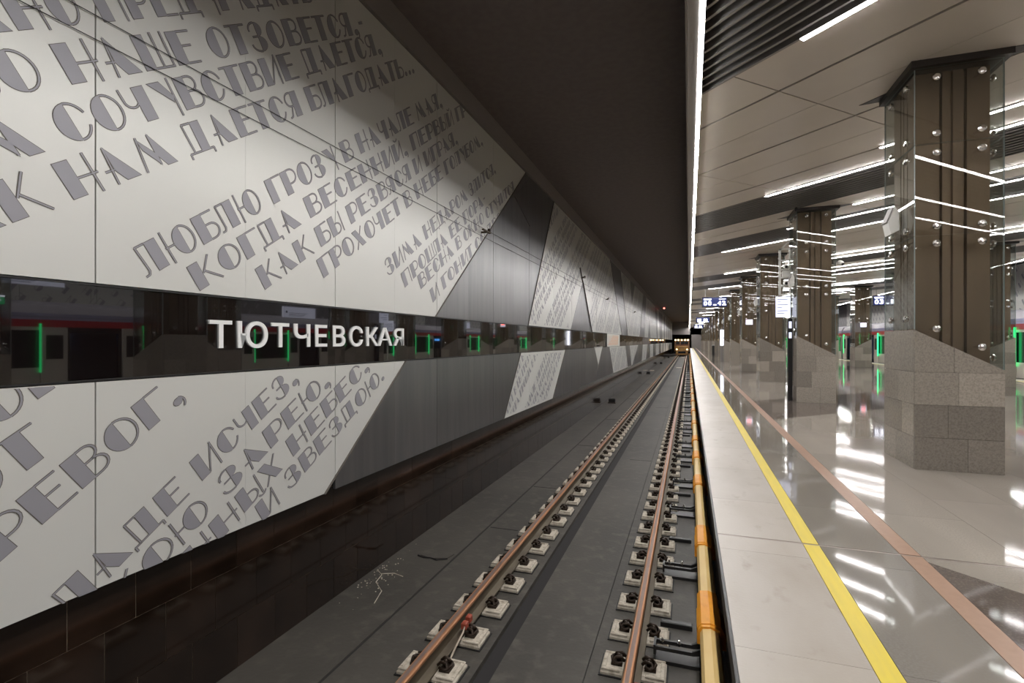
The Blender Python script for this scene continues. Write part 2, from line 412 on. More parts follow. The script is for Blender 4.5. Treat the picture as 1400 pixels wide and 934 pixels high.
g('П', [blk(0, .38)], [[(.38, .97), (.84, .97)], [(.82, .97), (.82, -.02)]], .88)
g('К', [blk(0, .38)], [[(.40, .50), (.78, 1.02)], [(.46, .56), (.92, -.02)]], .90)
fo, so, _ = halfO(.30, .38)
g('Ю', fo, so+[[(.06, 1.05), (.06, -.05)], [(.0, .5), (.32, .5)]], 1.06)
g(',', [arc(.18, .10, .16, .14, 0, 360, 10)[:-1]], [arc(.14, .02, .22, .22, 60, -50, 6)], .40)
g('.', [arc(.14, .12, .13, .13, 0, 360, 10)[:-1]], [], .32)
g('-', [[(.02, .42), (.34, .42), (.34, .54), (.02, .54)]], [], .40)
def glyph_polys(ch, simple=False):
    """list of (material, convex polygon)"""
    out = []; fills, strokes, wd = G[ch]
    for f in fills:
        if simple: out.append((1, f)); continue
        out.append((0, f)); q = shrink(f, .015)
        if len(q) > 2: out.append((1, q))
    for s in strokes:
        for layer, w_ in ((0, SW), (1, SW*.5)) if not simple else ((1, SW*.8),):
            step = 1 if not simple else (3 if len(s) > 6 else 1)
            ss = s[::step]+([s[-1]] if (len(s)-1) % step else [])
            for p, q in zip(ss, ss[1:]):
                dx, dy = q[0]-p[0], q[1]-p[1]; l = math.hypot(dx, dy)
                if l < 1e-6: continue
                ex = .012 if layer == 0 else .02
                dx /= l; dy /= l; nx, ny = -dy*w_/2, dx*w_/2
                p2 = (p[0]-dx*ex, p[1]-dy*ex); q2 = (q[0]+dx*ex, q[1]+dy*ex)
                out.append((layer, ccw([(p2[0]+nx, p2[1]+ny), (p2[0]-nx, p2[1]-ny), (q2[0]-nx, q2[1]-ny), (q2[0]+nx, q2[1]+ny)])))
    return out
LETTERS = []       # (size, MB)
GAPL, SPC = .12, .42
def adv(t): return sum((SPC if c == ' ' else G[c][2]+GAPL) for c in t)
def line(main, a, z, a1, z1, cap, zone, pre='', simple=False, sink=None):
    dy, dz = a1-a, z1-z; tot = math.hypot(dy, dz); ux, uz = dy/tot, dz/tot
    sc = tot/adv(main)
    x = -adv(pre)*sc
    for ch in pre+main:
        if ch == ' ': x += SPC*sc; continue
        bb = MB(); vis = 0
        for mi, poly in glyph_polys(ch, simple):
            q = [(a+(x+px*sc)*ux-py*cap*uz, z+(x+px*sc)*uz+py*cap*ux) for px, py in poly]
            q = clip(q, zone)
            if len(q) > 2 and area(q) > 1e-6:
                X = XW+(.002 if mi == 0 else .0035)+.00016*(vis % 5)
                n = len(q); bb.add([(X, p[0], p[1]+H) for p in q], [tuple(range(n))], mi); vis += 1
        if vis:
            (sink if sink is not None else LETTERS).append((abs(a+x*ux), bb))
        x += (G[ch][2]+GAPL)*sc
ZU = [(Y0, UB+.01), (U[0](UB)-.03, UB+.01), (U[0](UT)-.03, UT), (Y0, UT)]
ZL = [(Y0, LB), (L[0](LB)-.04, LB), (L[0](LT)-.04, LT-.01), (Y0, LT-.01)]
line('НАМ ДАЕТСЯ БЛАГОДАТЬ...', 2.05, .85, 6.14, 3.65, .215, ZU, 'КАК ')
line('СОЧУВСТВИЕ ДАЕТСЯ,', 2.02, 1.17, 5.36, 3.50, .215, ZU, 'И НАМ ')
line('НАШЕ ОТЗОВЕТСЯ,-', 2.04, 1.54, 5.02, 3.55, .215, ZU, 'КАК СЛОВО ')
line('ПРЕДУГАДАТЬ', 2.22, 2.02, 4.15, 3.36, .215, ZU, 'НАМ НЕ ДАНО ')
line('ЛЮБЛЮ ГРОЗУ В НАЧАЛЕ МАЯ,', 2.50, .44, 6.96, 3.55, .21, ZU)
line('КОГДА ВЕСЕННИЙ, ПЕРВЫЙ ГРОМ,', 2.89, .38, 8.45, 4.20, .20, ZU)
line('КАК БЫ РЕЗВЯСЯ И ИГРАЯ,', 3.52, .45, 7.50, 3.20, .20, ZU)
line('ГРОХОЧЕТ В НЕБЕ ГОЛУБОМ,', 4.28, .64, 8.55, 3.56, .20, ZU)
line('ЗИМА НЕДАРОМ ЗЛИТСЯ,', 5.46, .80, 9.20, 3.26, .20, ZU)
line('ПРОШЛА ЕЕ ПОРА-', 5.85, .70, 8.70, 2.55, .20, ZU)
line('ВЕСНА В ОКНО СТУЧИТСЯ', 6.27, .72, 10.30, 3.22, .20, ZU)
line('И ГОНИТ СО ДВОРА.', 6.62, .56, 10.1, 2.76, .20, ZU)
line('ЕВОГ,', 1.89, -1.05, 2.80, -.40, .215, ZL, 'Р')
line('Т', 1.78, -.75, 1.97, -.62, .215, ZL, 'ЛО')
line('НО', 1.87, -.33, 2.30, -.03, .215, ZL, 'ДО')
LT_ = [('АДЕ ИСЧЕЗ,', 2.21, -1.53, 3.96, -.36, .20, 'Л'), ('ОЮ ЗАРЕЮ,', 2.52, -1.63, 4.42, -.42, .195, 'К'),
       ('НЫХ НЕБЕС,', 3.06, -1.58, 5.10, -.30, .195, 'Н'), ('Й ЗВЕЗДОЮ.', 3.50, -1.57, 5.42, -.43, .19, '')]
for t, a, z, a1, z1, cap, pre in LT_: line(t, a, z, a1, z1, cap, ZL, pre)
LETTERS.sort(key=lambda t: t[0])
for d, bb in LETTERS[:300]: bb.build('letter', ['letter_edge', 'letter_fill'], wall_left)
FAR = LETTERS[300:]
# dense verse on the farther white panels, joined
words = 'ЛЮБЛЮ ГРОЗУ В НАЧАЛЕ МАЯ КОГДА ВЕСЕННИЙ ПЕРВЫЙ ГРОМ КАК БЫ РЕЗВЯСЯ И ИГРАЯ ГРОХОЧЕТ В НЕБЕ ГОЛУБОМ ЗИМА НЕДАРОМ ЗЛИТСЯ ПРОШЛА ЕЕ ПОРА ВЕСНА В ОКНО СТУЧИТСЯ И ГОНИТ СО ДВОРА УМОМ РОССИЮ НЕ ПОНЯТЬ'.split()
for zs, z0 in ((zu, UB), (zl, LB)):
    for m, q in zs:
        if m or q[0][0] < 8 or q[0][0] > 62: continue
        zone = shrink(q, .06); ya = min(p[0] for p in q)-6; yb = max(p[0] for p in q)
        a = ya; kline = 0
        while a < yb:
            kline += 1
            if kline % 5 != 0:
                s0 = a; z = z0-.1
                while z < z0+3.6:
                    wd_ = random.choice(words); ln = adv(wd_)*.165
                    e = (s0+ln*.825, z+ln*.565)
                    mid = ((s0+e[0])/2, (z+e[1])/2)
                    if len(zone) > 2 and not any(clip([(mid[0]-.3, mid[1]-.3), (mid[0]+.3, mid[1]-.3), (mid[0]+.3, mid[1]+.3), (mid[0]-.3, mid[1]+.3)], t) for t in TRI):
                        line(wd_, s0, z, e[0], e[1], .19, zone, simple=True, sink=FAR)
                    s0 = e[0]+.07; z = e[1]+.05
            a += .50
b = MB()
for d, bb in FAR:
    n = len(bb.f); b.add(bb.v, bb.f); b.m[len(b.m)-n:] = bb.m
tag(b.build('letter', ['letter_edge', 'letter_fill'], wall_left), kind='stuff')

# ---- station name
def glyph_mesh(ch, offset=0, extrude=.006):
    cu = bpy.data.curves.new('t', 'FONT'); cu.body = ch; cu.size = 1; cu.offset = offset; cu.extrude = extrude; cu.resolution_u = 4
    o = bpy.data.objects.new('t', cu); COL.objects.link(o)
    bpy.context.view_layer.update()
    me = bpy.data.meshes.new_from_object(o)
    bpy.data.objects.remove(o); bpy.data.curves.remove(cu)
    return me
def fit_text(ch, u0, u1, v0, v1, mapf, m, name, parent, offset=.015, depth=.004):
    me = glyph_mesh(ch, offset, 1.0)
    xs = [v.co.x for v in me.vertices]; ys = [v.co.y for v in me.vertices]
    x0, x1, y0, y1 = min(xs), max(xs), min(ys), max(ys)
    for v in me.vertices:
        v.co = mapf(u0+(v.co.x-x0)/(x1-x0)*(u1-u0), v0+(v.co.y-y0)/(y1-y0)*(v1-v0), depth*(1 if v.co.z > 0 else 0))
    me.materials.clear(); me.materials.append(M[m]); me.name = name
    return link(name, me, parent)
def wy(px, X=XW):
    u = (px-700)/700; d = X/(u*math.cos(YAW)-math.sin(YAW)); return d*(math.cos(YAW)+u*math.sin(YAW))
sign = empty('station_name_sign', (0, 0, 0), 'white raised sans-serif letters spelling the station name on the black glass band', 'sign')
M['name_white'] = mat('name_white', (.86, .86, .84), .4, emit=(1, 1, 1), power=.04)
for ch, p0, p1 in (('Т', 286, 317), ('Ю', 325, 366), ('Т', 371, 395), ('Ч', 402, 424), ('Е', 431, 447), ('В', 455, 472), ('С', 478, 496), ('К', 501, 517), ('А', 516, 536), ('Я', 538, 552)):
    e = .004 if ch in 'СЮ' else 0
    fit_text(ch, wy(p0), wy(p1), -.052+H-e, .168+H+e, lambda u, v, t: Vector((XW-.022+t, u, v)), 'name_white', 'letter', sign, .012, .026)

# ---- map poster in the band
t = empty('map_poster', (XW+.01, 25.3, 1.5), 'framed white map poster with orange lines on the black band', 'poster')
b = MB(); b.box(0, .02, -2.2, 2.2, -.32, .28); b.build('board', 'map_paper', t)
b = MB()
for q in range(7):
    z = -.24+q*.07; b.box(.02, .024, -1.9+.25*q, 1.2+.1*q, z, z+.018)
    b.box(.02, .024, -1.6+.5*q, -1.56+.5*q, -.25, .2)
b.build('map_lines', 'map_orange', t)

# ---- cables along the wall with stand-off brackets
for z, nm in ((3.30, 'lower'), (3.45, 'upper')):
    b = MB(); b.tube([(XW+.012, Y0, z), (XW+.012, Y1, z)], .003, 5)
    tag(b.build('wall_cable', 'gap'), 'thin dark cable strung along the white lettered wall, the %s of the two' % nm, 'cable')
for i, (ya, z) in enumerate(((8.45, 3.38), (17.4, 3.62), (22.85, 3.3), (34.88, 3.38))):
    t = empty('cable_bracket', (XW+.01, ya, z), 'small dark cable bracket on the lettered wall, %s from the camera' % ORD[i], 'bracket', 'cable brackets on the wall')
    b = MB(); b.box(-.02, .10, -.015, .015, -.03, .0); b.box(.07, .11, -.17, .17, -.012, .012); b.build('arm', 'rail_side', t)
    b = MB(); b.lathe([(.02, -.03), (.03, 0), (.03, .03), (.015, .05)], (.09, .12, .02), (0, 0, 1), 8); b.build('clamp', 'clip', t)

# ================================================================ right wall, end walls, ceilings, beds
wall_right = empty('wall_right', (0, 0, 0), kind='structure')
b = MB(); b.box(15.52, 15.8, Y0, Y1, ZB-.3, 5.62); b.build('backing', 'gap', wall_right)
XR = 15.5
pl = []; a = Y0; k = 0; b2 = MB()
while a < Y1:
    a1 = min(a+2.29, Y1); kind_ = (k//3) % 3
    mt = ['white_panel'] if kind_ != 1 else ['steel_panel']
    for z0, z1 in ((1.80, 5.25), (-.13, 1.15)):
        pl.append((abs(a), (lambda bb, a=a, a1=a1, z0=z0, z1=z1: bb.box(XR, XR+.03, a+.005, a1-.005, z0, z1)), mt))
    a = a1; k += 1
pieces('wall_panel', pl, wall_right)
b = MB(); b.box(XR+.005, XR+.02, Y0, Y1, 1.16, 1.79); b.build('glass_band', 'black_glass', wall_right)
b = MB(); b.box(XR+.1, XR+.12, Y0, Y1, ZB, -.13); b.build('tile_bed', 'dark_tile', wall_right)
b = MB()
a = -5
while a < 100:
    kk = int((a-Y0)/2.29)
    if (kk//3) % 3 != 1:
        z = 1.95
        while z < 5.0:
            s0 = a+(z-1.9)*1.3
            for mi, poly in glyph_polys(random.choice('НОПРСТЕБАИ'), True):
                q = [(s0-(px*.3*.82-py*.3*.57), z+(px*.3*.57+py*.3*.82)) for px, py in poly]
                b.add([(XR-.003, p[0], p[1]) for p in q], [tuple(range(len(q)))])
            z += .42
    a += .8
tag(b.build('letter', 'letter_fill', wall_right), kind='stuff')

we = MB()
we.box(-3.9, 15.8, Y1, Y1+.4, ZC-1.6, 6.0); we.box(.2, 11.72, Y1, Y1+.4, ZB, ZC)
tag(we.build('wall_far', 'cornice'), kind='structure')
wb = MB(); wb.box(-3.9, 15.8, Y0-.4, Y0, ZB-.3, 6.0); tag(wb.build('wall_near', 'cornice'), kind='structure')
b = MB(); b.box(-3.9, 15.8, Y1+14, Y1+14.3, ZB-.3, 4); b.box(-3.9, -3.6, Y1, Y1+14, ZB-.3, 3); b.box(.2, .5, Y1, Y1+14, ZB-.3, 3)
tag(b.build('wall_tunnel', 'gap'), kind='structure')

# track ceilings
for x0, x1 in ((-3.9, -.036), (2*CX+.036, 15.8)):
    tc = MB(); tc.box(x0, x1, Y0, Y1, 5.62, 5.8); tag(tc.build('ceiling', 'dark_ceiling'), kind='structure')
for i, (x0, x1) in enumerate(((-.035, -.018), (2*CX+.018, 2*CX+.035))):
    tc = MB(); tc.box(x0, x1, Y0, Y1, ZC-.072, 5.62); tag(tc.build('trim_%d' % (i+2), 'cornice'), kind='structure')
ceil = empty('ceiling', (0, 0, 0), kind='structure')
b = MB(); b.box(.10, 2*CX-.10, Y0, Y1, 4.86, 5.0); b.build('soffit', 'void', ceil)
for side in 'lr':
    xs = sorted((mx(.10, side), mx(.135, side)))
    t = empty('edge_light', (xs[0], 0, ZC-.05), 'long bright white strip light along the ceiling edge above the %s' % ('lettered wall track' if side == 'l' else 'train on the far side'), 'light', 'edge strip lights')
    b = MB(); b.add([(0, Y0, 0), (.045, Y0, 0), (.045, Y1, 0), (0, Y1, 0)], [(0, 3, 2, 1)])
    b.build('diffuser', 'strip_light', t, (-.005, 0, 0))
    b = MB(); b.box(-.115 if side == 'l' else -.01, .045 if side == 'l' else .15, Y0, Y1, .003, .06); b.build('housing', 'slat', t)

# ceiling grid: S = x + y runs along the lamps, D = y - x across
def SD(S, D): return ((S-D)/2, (S+D)/2)
REC = [(.15, Y0), (2*CX-.15, Y0), (2*CX-.15, Y1), (.15, Y1)]
base = 7.0
rowsS = []
for c in range(-1, 10):
    s0 = base+13.2*c
    for i in range(6): rowsS.append(('p', s0+1.1*i, s0+1.1*(i+1), i))
    rowsS.append(('b', s0+6.6, s0+8.8, 0))
    rowsS.append(('p', s0+8.8, s0+9.9, 6)); rowsS.append(('p', s0+9.9, s0+11.0, 7))
    rowsS.append(('b', s0+11.0, s0+13.2, 0))
pl = []; nb = 0
for kind_, s0, s1, i in rowsS:
    if s1 < Y0 or s0 > Y1+12: continue
    if kind_ == 'p':
        lo = .055 if i in (1, 3, 5, 7) else .006; hi = .006 if i in (1, 3, 5) else .02 if i == 7 else .006
        for k in range(-6, 34):
            d0 = 6.02+3.96*k; d1 = d0+3.96
            q = [SD(s0+lo, d0+.011), SD(s1-hi, d0+.011), SD(s1-hi, d1-.011), SD(s0+lo, d1-.011)]
            q = clip(q, REC)
            if area(q) < .02: continue
            q = ccw(q); cx_ = sum(p[0] for p in q)/len(q); cy_ = sum(p[1] for p in q)/len(q)
            pl.append((math.hypot(cx_, cy_-4), (lambda bb, q=q: bb.prism(q, ZC, ZC+.025)), ['ceiling_panel']))
    else:
        root = tag(empty('ceiling_baffle', (0, 0, 0)), kind=None); root.parent = ceil
        near = s0 < 36
        allb = MB()
        n = 11
        for j in range(n+1):
            s = s0+.03+(s1-s0-.06)*j/n
            q = clip([SD(s, -30), SD(s+.045, -30), SD(s+.045, 150), SD(s, 150)], REC)
            if area(q) < .001: continue
            q = ccw(q)
            if near:
                bb = MB(); bb.prism(q, ZC-.005, ZC+.13); bb.build('slat', 'slat', root)
            else: allb.prism(q, ZC-.005, ZC+.13)
        if not near and allb.v: tag(allb.build('slat', 'slat', root), kind='stuff')
pieces('ceiling_panel', pl, ceil)

# lamps in the joints
lamps = []
for c in range(-1, 9):
    s0 = base+13.2*c
    lamps += [(s0, 1.09, -1), (s0+5.5, 2.88, 1), (s0+6.6, 1.54, 1), (s0+9.9, 3.5, 1), (s0+11.3, 2.55, 1)]
lamps = sorted(l for l in lamps if l[0]-2 > Y0 and l[0]-9.5 < Y1-8)
vis = 0
for S, xa, sg in lamps:
    xb = 9.3 if S-9.3 > Y0+.3 else max(xa+.5, S-Y0-.3)
    if S-xa > Y1-.5: continue
    ln = (xb-xa)*math.sqrt(2)
    seen = S > 6.5
    if seen: vis += 1
    lab = 'long white ceiling lamp set diagonally, %s one from the camera' % ORD[vis-1] if seen and vis <= 14 else 'long white diagonal ceiling lamp far down or behind the visible platform ceiling'
    t = empty('ceiling_lamp', (xa, S-xa, ZC), lab, 'lamp', 'diagonal ceiling lamps', rz=math.radians(-45))
    b = MB(); b.box(0, ln, -.028, .028, -.022, -.001); b.build('diffuser', 'lamp_light', t)
    b = MB(); b.box(-.01, ln+.01, -.036, -.028, -.016, .04); b.box(-.01, ln+.01, .028, .036, -.016, .04); b.box(-.01, 0, -.03, .03, -.02, .04); b.build('housing', 'slat', t)

# ---- track beds
for side in 'lr':
    t = empty('track_bed' , (0, 0, 0), kind='structure')
    def xx(a, c): return sorted((mx(a, side), mx(c, side)))
    b = MB()
    for x0, x1 in ((-3.7, -2.83), (-2.80, -1.68), (-1.52, -.81), (-.805, .32)):
        p, q = xx(x0, x1); b.box(p, q, Y0, Y1+14, ZB-.3, ZB+(.012 if x0 == -1.52 else 0))
    b.build('slab', 'concrete', t)
    b = MB(); p, q = xx(-1.70, -1.50); b.box(p, q, Y0, Y1+14, ZB-.3, ZB-.05)
    p, q = xx(-2.84, -2.79); b.box(p, q, Y0, Y1+14, ZB-.3, ZB-.01); p, q = xx(-.82, -.80); b.box(p, q, Y0, Y1, ZB-.3, ZB-.004)
    b.build('drain_channel', 'concrete_dark', t)
# transverse joints, patch and plates
b = MB()
for ya in (7.05, 9.3, 13.4, 18.2, 25, 34): b.box(-2.78, -2.35, ya, ya+.02, ZB, ZB+.003)
for ya in (12.1, 22): b.box(-1.3, -.82, ya, ya+.015, ZB+.012, ZB+.014)
tag(b.build('trim_1', 'concrete_dark'), kind='structure')
t = empty('floor_patch', (-3.06, 5.95, ZB), 'rough raised concrete patch on the track bed left of the rails', 'patch')
b = MB(); b.prism([(-.2, -.12), (-.02, -.16), (.17, -.10), (.20, .05), (.10, .17), (-.12, .14), (-.22, .03)], 0, .012); b.build('patch', 'concrete', t)
b = MB()
pp = [(-.23, -.13), (-.12, -.17), (-.04, -.15), (.06, -.18), (.18, -.11)]
b.tube([(x, y_, .008) for x, y_ in pp], .008, 5); b.build('broken_edge', 'concrete_dark', t)
b = MB()
random.seed(3)
for i in range(60):
    x = -3.55+abs(random.gauss(0, .16)); y_ = 5.15+random.gauss(0, .30); s = random.uniform(.003, .011)
    b.lathe([(s*.6, 0), (s, s*.5), (s*.4, s)], (x, y_, ZB), (0, 0, 1), 5)
for pts in (([(-3.55, 5.3), (-3.42, 5.2), (-3.38, 5.02), (-3.2, 4.86), (-3.12, 4.6)]), ([(-3.44, 5.22), (-3.3, 5.28), (-3.16, 5.24)])):
    b.tube([(x, y_, ZB+.002) for x, y_ in pts], .005, 4)
tag(b.build('plaster_crumbs', 'block'), 'pale crumbs and cracks of plaster at the foot of the dark tiles', 'debris', kind='stuff')
random.seed(7)
for i, (x, ya, wx, wy_) in enumerate(((-1.0, 56, .5, 1.0), (-1.0, 92, .5, 1.5), (-3.3, 50, .35, 1.2))):
    b = MB(); b.cbox(-wx/2, wx/2, -wy_/2, wy_/2, 0, .03, .008)
    tag(b.build('cover_plate', 'block', loc=(x, ya, ZB+.012 if x > -2 else ZB)), ['pale cover plate between the rails, nearer of two', 'pale cover plate between the rails close to the work train', 'pale cover plate lying beside the lettered wall'][i], 'plate')
for i, ya in enumerate((23.1, 44.6, 65.5, 90)):
    t = empty('track_box', (-3.25, ya, ZB), 'small dark box on the track bed left of the rails, %s from the camera' % ORD[i], 'box', 'dark boxes beside the rails')
    b = MB(); b.cbox(-.14, .14, -.11, .11, 0, .2, .03); b.build('body', 'gap', t)
    b = MB(); b.cbox(-.17, .17, -.16, .16, 0, .04, .01); b.build('base_plate', 'clip', t)

# ---- rails
RX = {'left': -2.024, 'right': -.435}
def rail_profile(cx, z):
    h = [(-.075, 0), (.075, 0), (.075, .012), (.012, .030), (.009, .045), (.009, .130), (.036, .148), (.036, .172), (.024, .180)]
    return [(cx+x, z+y_) for x, y_ in h]+[(cx-x, z+y_) for x, y_ in h[::-1][:-2]]+[(cx-.075, z+.012)]
ZF = -1.28
def make_rail(cx, label, ya=Y0, yb=Y1+10):
    t = empty('rail', (cx, 0, ZF), label, 'rail', 'running rails')
    h = [(.075, 0), (.075, .012), (.012, .030), (.009, .045), (.009, .130), (.033, .146), (.033, .160)]
    prof = [(x, z) for x, z in h]+[(-x, z) for x, z in h[::-1]]
    b = MB(); b.prism(ccw([(x, z) for x, z in prof]), ya, yb, ax='y'); b.build('web_and_foot', 'rail_side', t)
    b = MB(); b.prism([(-.036, .146), (.036, .146), (.037, .168), (.028, .179), (-.028, .179), (-.037, .168)], ya, yb, ax='y'); b.build('rail_head', 'rail_top', t)
    b = MB(); b.box(-.017, .014, ya, yb, .1790, .1800); b.build('worn_band', 'rail_worn', t)
    return t
make_rail(RX['left'], 'rusty running rail of the near track, the left one beside the lettered wall')
make_rail(RX['right'], 'rusty running rail of the near track, the right one beside the contact rail')
for i, cx in enumerate((mx(RX['left'], 'r'), mx(RX['right'], 'r'))):
    make_rail(cx, 'running rail under the standing train, %s one' % ('far' if i == 0 else 'near'))

# support blocks
bk = MB(); bk.cbox(-.26, .26, -.135, .135, 0, .045, .022)
body0 = bk.mesh('block', 'block')
rim0 = {}
for sd in (-1, 1):
    rim = MB()
    for x0, x1, y0, y1 in ((.10, .25, -.128, -.10), (.10, .25, .10, .128), (.215, .25, -.101, .101)):
        rim.cbox(*sorted((sd*x0, sd*x1)), y0, y1, .04, .055, .006)
    rim0[sd] = rim.mesh('rim', 'block')
dark_base = MB(); dark_base.box(-.275, .275, -.15, .15, -.008, .004); dark_base0 = dark_base.mesh('pad', 'gap')  # thin dark plate at the block's base, slightly wider than the block
def clipmesh(s):
    b = MB()
    for yy in (-.035, .035):
        pts = [(s*.07, yy, .085), (s*.10, yy, .115), (s*.145, yy, .105), (s*.165, yy*1.3, .075), (s*.135, yy*1.6, .065), (s*.09, yy*1.5, .08)]
        b.tube(pts, .013, 6)
    b.tube([(s*.165, -.045, .075), (s*.18, 0, .085), (s*.165, .045, .075)], .012, 6)
    b.box(*sorted((s*.09, s*.18)), -.055, .055, .045, .065)
    b.lathe([(.02, 0), (.02, .045), (.012, .055)], (s*.125, 0, .065), (0, 0, 1), 6)
    return b.mesh('clip', 'clip', True)
clip0 = {s: clipmesh(s) for s in (-1, 1)}
both = MB()
for me in (clip0[-1], clip0[1]): both.add([v.co[:] for v in me.vertices], [tuple(p.vertices) for p in me.polygons])
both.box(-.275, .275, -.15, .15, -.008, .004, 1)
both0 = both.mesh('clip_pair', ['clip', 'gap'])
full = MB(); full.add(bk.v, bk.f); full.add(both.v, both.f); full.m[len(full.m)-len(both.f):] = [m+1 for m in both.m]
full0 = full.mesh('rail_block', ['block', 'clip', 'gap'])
stuff = MB(); PADS = []
for nm, cx, ya0 in (('left', RX['left'], 3.84), ('right', RX['right'], 4.42)):
    ya = ya0-.545*8; k = 0
    while ya < 105:
        vis = ya > ya0-.7
        if nm == 'right': PADS.append(ya)
        if ya < ya0-2: ya += .545; continue
        if vis and k < 148:
            o_ = ORD[k] if k < 20 else None
            lab = ('pale concrete support block under the %s rail, %s from the camera' % (nm, o_)) if o_ else 'small pale concrete support block under the %s rail, beyond the first twenty' % nm
            if k < 46:
                t = empty('rail_block', (cx, ya, ZB+.004), lab, 'rail support', 'support blocks under the %s rail' % nm)
                link('concrete_body', body0, t); link('rim', rim0[-1], t); link('rim', rim0[1], t); link('dark_plate', dark_base0, t)
                link('spring_clip', clip0[-1], t); link('spring_clip', clip0[1], t)
            else:
                tag(link('rail_block', full0, None, (cx, ya, ZB+.004)), lab, 'rail support', 'support blocks under the %s rail' % nm)
            k += 1
        else:
            n = len(stuff.f); stuff.add([(x+cx, y_+ya, z+ZB+.004) for x, y_, z in full.v], full.f); stuff.m[n:] = full.m
        ya += .545+random.uniform(-.03, .03)
tag(stuff.build('rail_block', ['block', 'clip', 'gap']), 'remaining rail support blocks at the far end and beside the camera', 'rail support', kind='stuff')

# ---- contact rail
t = empty('contact_rail', (0, 0, ZB), 'yellow covered contact rail with orange covers beside the platform edge', 'contact rail')
b = MB(); b.prism([(.10, .24), (.20, .24), (.20, .30), (.165, .30), (.165, .34), (.135, .34), (.135, .30), (.10, .30)], Y0, 108, ax='y'); b.build('steel_rail', 'rail_side', t)
ya = Y0; k = 0
orange = [1.6, 3.2, 4.75, 6.55, 9.15, 11.2, 13.1, 15.7, 18.5, 21.5]
while orange[-1] < 104: orange.append(orange[-1]+2.9)
edges = [Y0]+orange+[108]
for a0, a1 in zip(edges, edges[1:]):
    b = MB(); b.prism([(.085, .30), (.085, .385), (.105, .42), (.165, .43), (.225, .405), (.24, .37), (.24, .31), (.228, .31), (.228, .365), (.10, .365), (.10, .30)], a0+.004, a1-.004, ax='y')
    b.build('yellow_cover', 'cover_yellow', t)
for i, ya in enumerate(orange):
    b = MB(); b.prism([(.070, .29), (.070, .40), (.095, .435), (.165, .445), (.235, .425), (.25, .37), (.25, .29)], ya-.32, ya+.32, ax='y')
    b.prism([(.062, .27), (.062, .395), (.095, .44), (.165, .452), (.245, .43), (.285, .36), (.285, .25), (.2, .25)], ya-.28, ya+.05, ax='y')
    b.build('orange_cover', 'cover_orange', t)
big = [3.15, 4.72, 6.25, 8.6, 10.3]; small = [5.3, 7.4, 9.5]
while big[-1] < 100: big.append(big[-1]+(2.2 if len(big) % 2 else 1.65))
while small[-1] < 60: small.append(small[-1]+2.1)
MID = [(p+q)/2 for p, q in zip(PADS, PADS[1:])]
snap = lambda v: min(MID, key=lambda m: abs(m-v))
big = sorted({snap(v) for v in big}); small = sorted({snap(v) for v in small}-set(big))
for ya in big:
    b = MB()
    for dy in (-.055, .055): b.prism([(-.29, .10), (-.29, .13), (.02, .13), (.10, .17), (.10, .26), (.14, .26), (.14, .12), (.04, .10)], ya+dy-.012, ya+dy+.012, ax='y')
    b.box(-.29, -.27, ya-.07, ya+.07, .06, .14); b.box(-.28, .10, ya-.09, ya+.09, 0, .03)
    b.build('support_arm', 'black', t)
    b = MB()
    for x in (-.22, -.08): b.lathe([(.018, 0), (.018, .02), (.009, .022), (.009, .045)], (x, ya, .13), (0, 0, 1), 6)
    if ya < 20: b.build('bolt', 'chrome', t)
for ya in small:
    b = MB(); b.cbox(-.26, .03, ya-.03, ya+.03, 0, .05, .008); b.build('floor_bar', 'black', t)

# ---- jumper cable at the left rail
t = empty('jumper_cable', (-1.97, 4.25, -1.2), 'pale bent jumper cable with red clamp on the left rail web', 'cable')
b = MB(); b.tube([(0.03, .05, .02), (.05, -.05, .0), (.05, -.2, -.04), (.06, -.38, -.09), (.05, -.55, -.12), (.045, -.75, -.124)], .009, 6); b.build('wire', 'cable', t, smooth=True)
b = MB(); b.cbox(0.0, .05, .02, .08, -.01, .05, .01); b.cbox(0, .045, .12, .18, .0, .06, .01); b.build('red_clamp', 'copper_red', t)
t = empty('rail_clamp', (-.362, 3.95, -1.2), 'red clamp fixed to the right rail near the bottom edge', 'clamp')
b = MB(); b.cbox(-.03, .03, -.03, .03, -.02, .04, .01); b.build('body', 'copper_red', t)
b = MB(); b.tube([(0, -.03, .0), (.02, -.15, -.05), (.03, -.35, -.08)], .008, 5); b.build('wire', 'cable', t)

# ================================================================ PLATFORM
floor = empty('floor', (0, 0, 0), kind='structure')
b = MB(); b.box(.30, 2*CX-.30, Y0, Y1, ZB-.3, -.14); b.build('base', 'gap', floor)
b = MB(); b.box(.20, 2*CX-.20, Y0, Y1, -.14, -.022); b.build('slab', 'black', floor)
YJ = 4.07
bands_D = [(8.9+13.2*k, 12.0+13.2*k) for k in range(-1, 9)]
def split_bands(poly):       # -> list of (dark?, poly)
    res = []; rest = [poly]
    for d0, d1 in bands_D:
        nr = []
        for p in rest:
            ds = [q[1]-q[0] for q in p]
            if max(ds) <= d0 or min(ds) >= d1: nr.append(p); continue
            ins = halfclip(halfclip(p, -1, 1, -d0), 1, -1, d1)
            if area(ins) > 1e-4: res.append((1, ins))
            for o in (halfclip(p, 1, -1, d0), halfclip(p, -1, 1, -d1)):
                if area(o) > 1e-4: nr.append(o)
        rest = nr
    s0, s1 = 2.4, 5.44
    for p in rest:
        ss = [q[0]+q[1] for q in p]
        if max(ss) <= s0 or min(ss) >= s1: res.append((0, p)); continue
        ins = halfclip(halfclip(p, 1, 1, -s0), -1, -1, s1)
        if area(ins) > 1e-4: res.append((1, ins))
        for o in (halfclip(p, -1, -1, s0), halfclip(p, 1, 1, -s1)):
            if area(o) > 1e-4: res.append((0, o))
    return res
pl = []
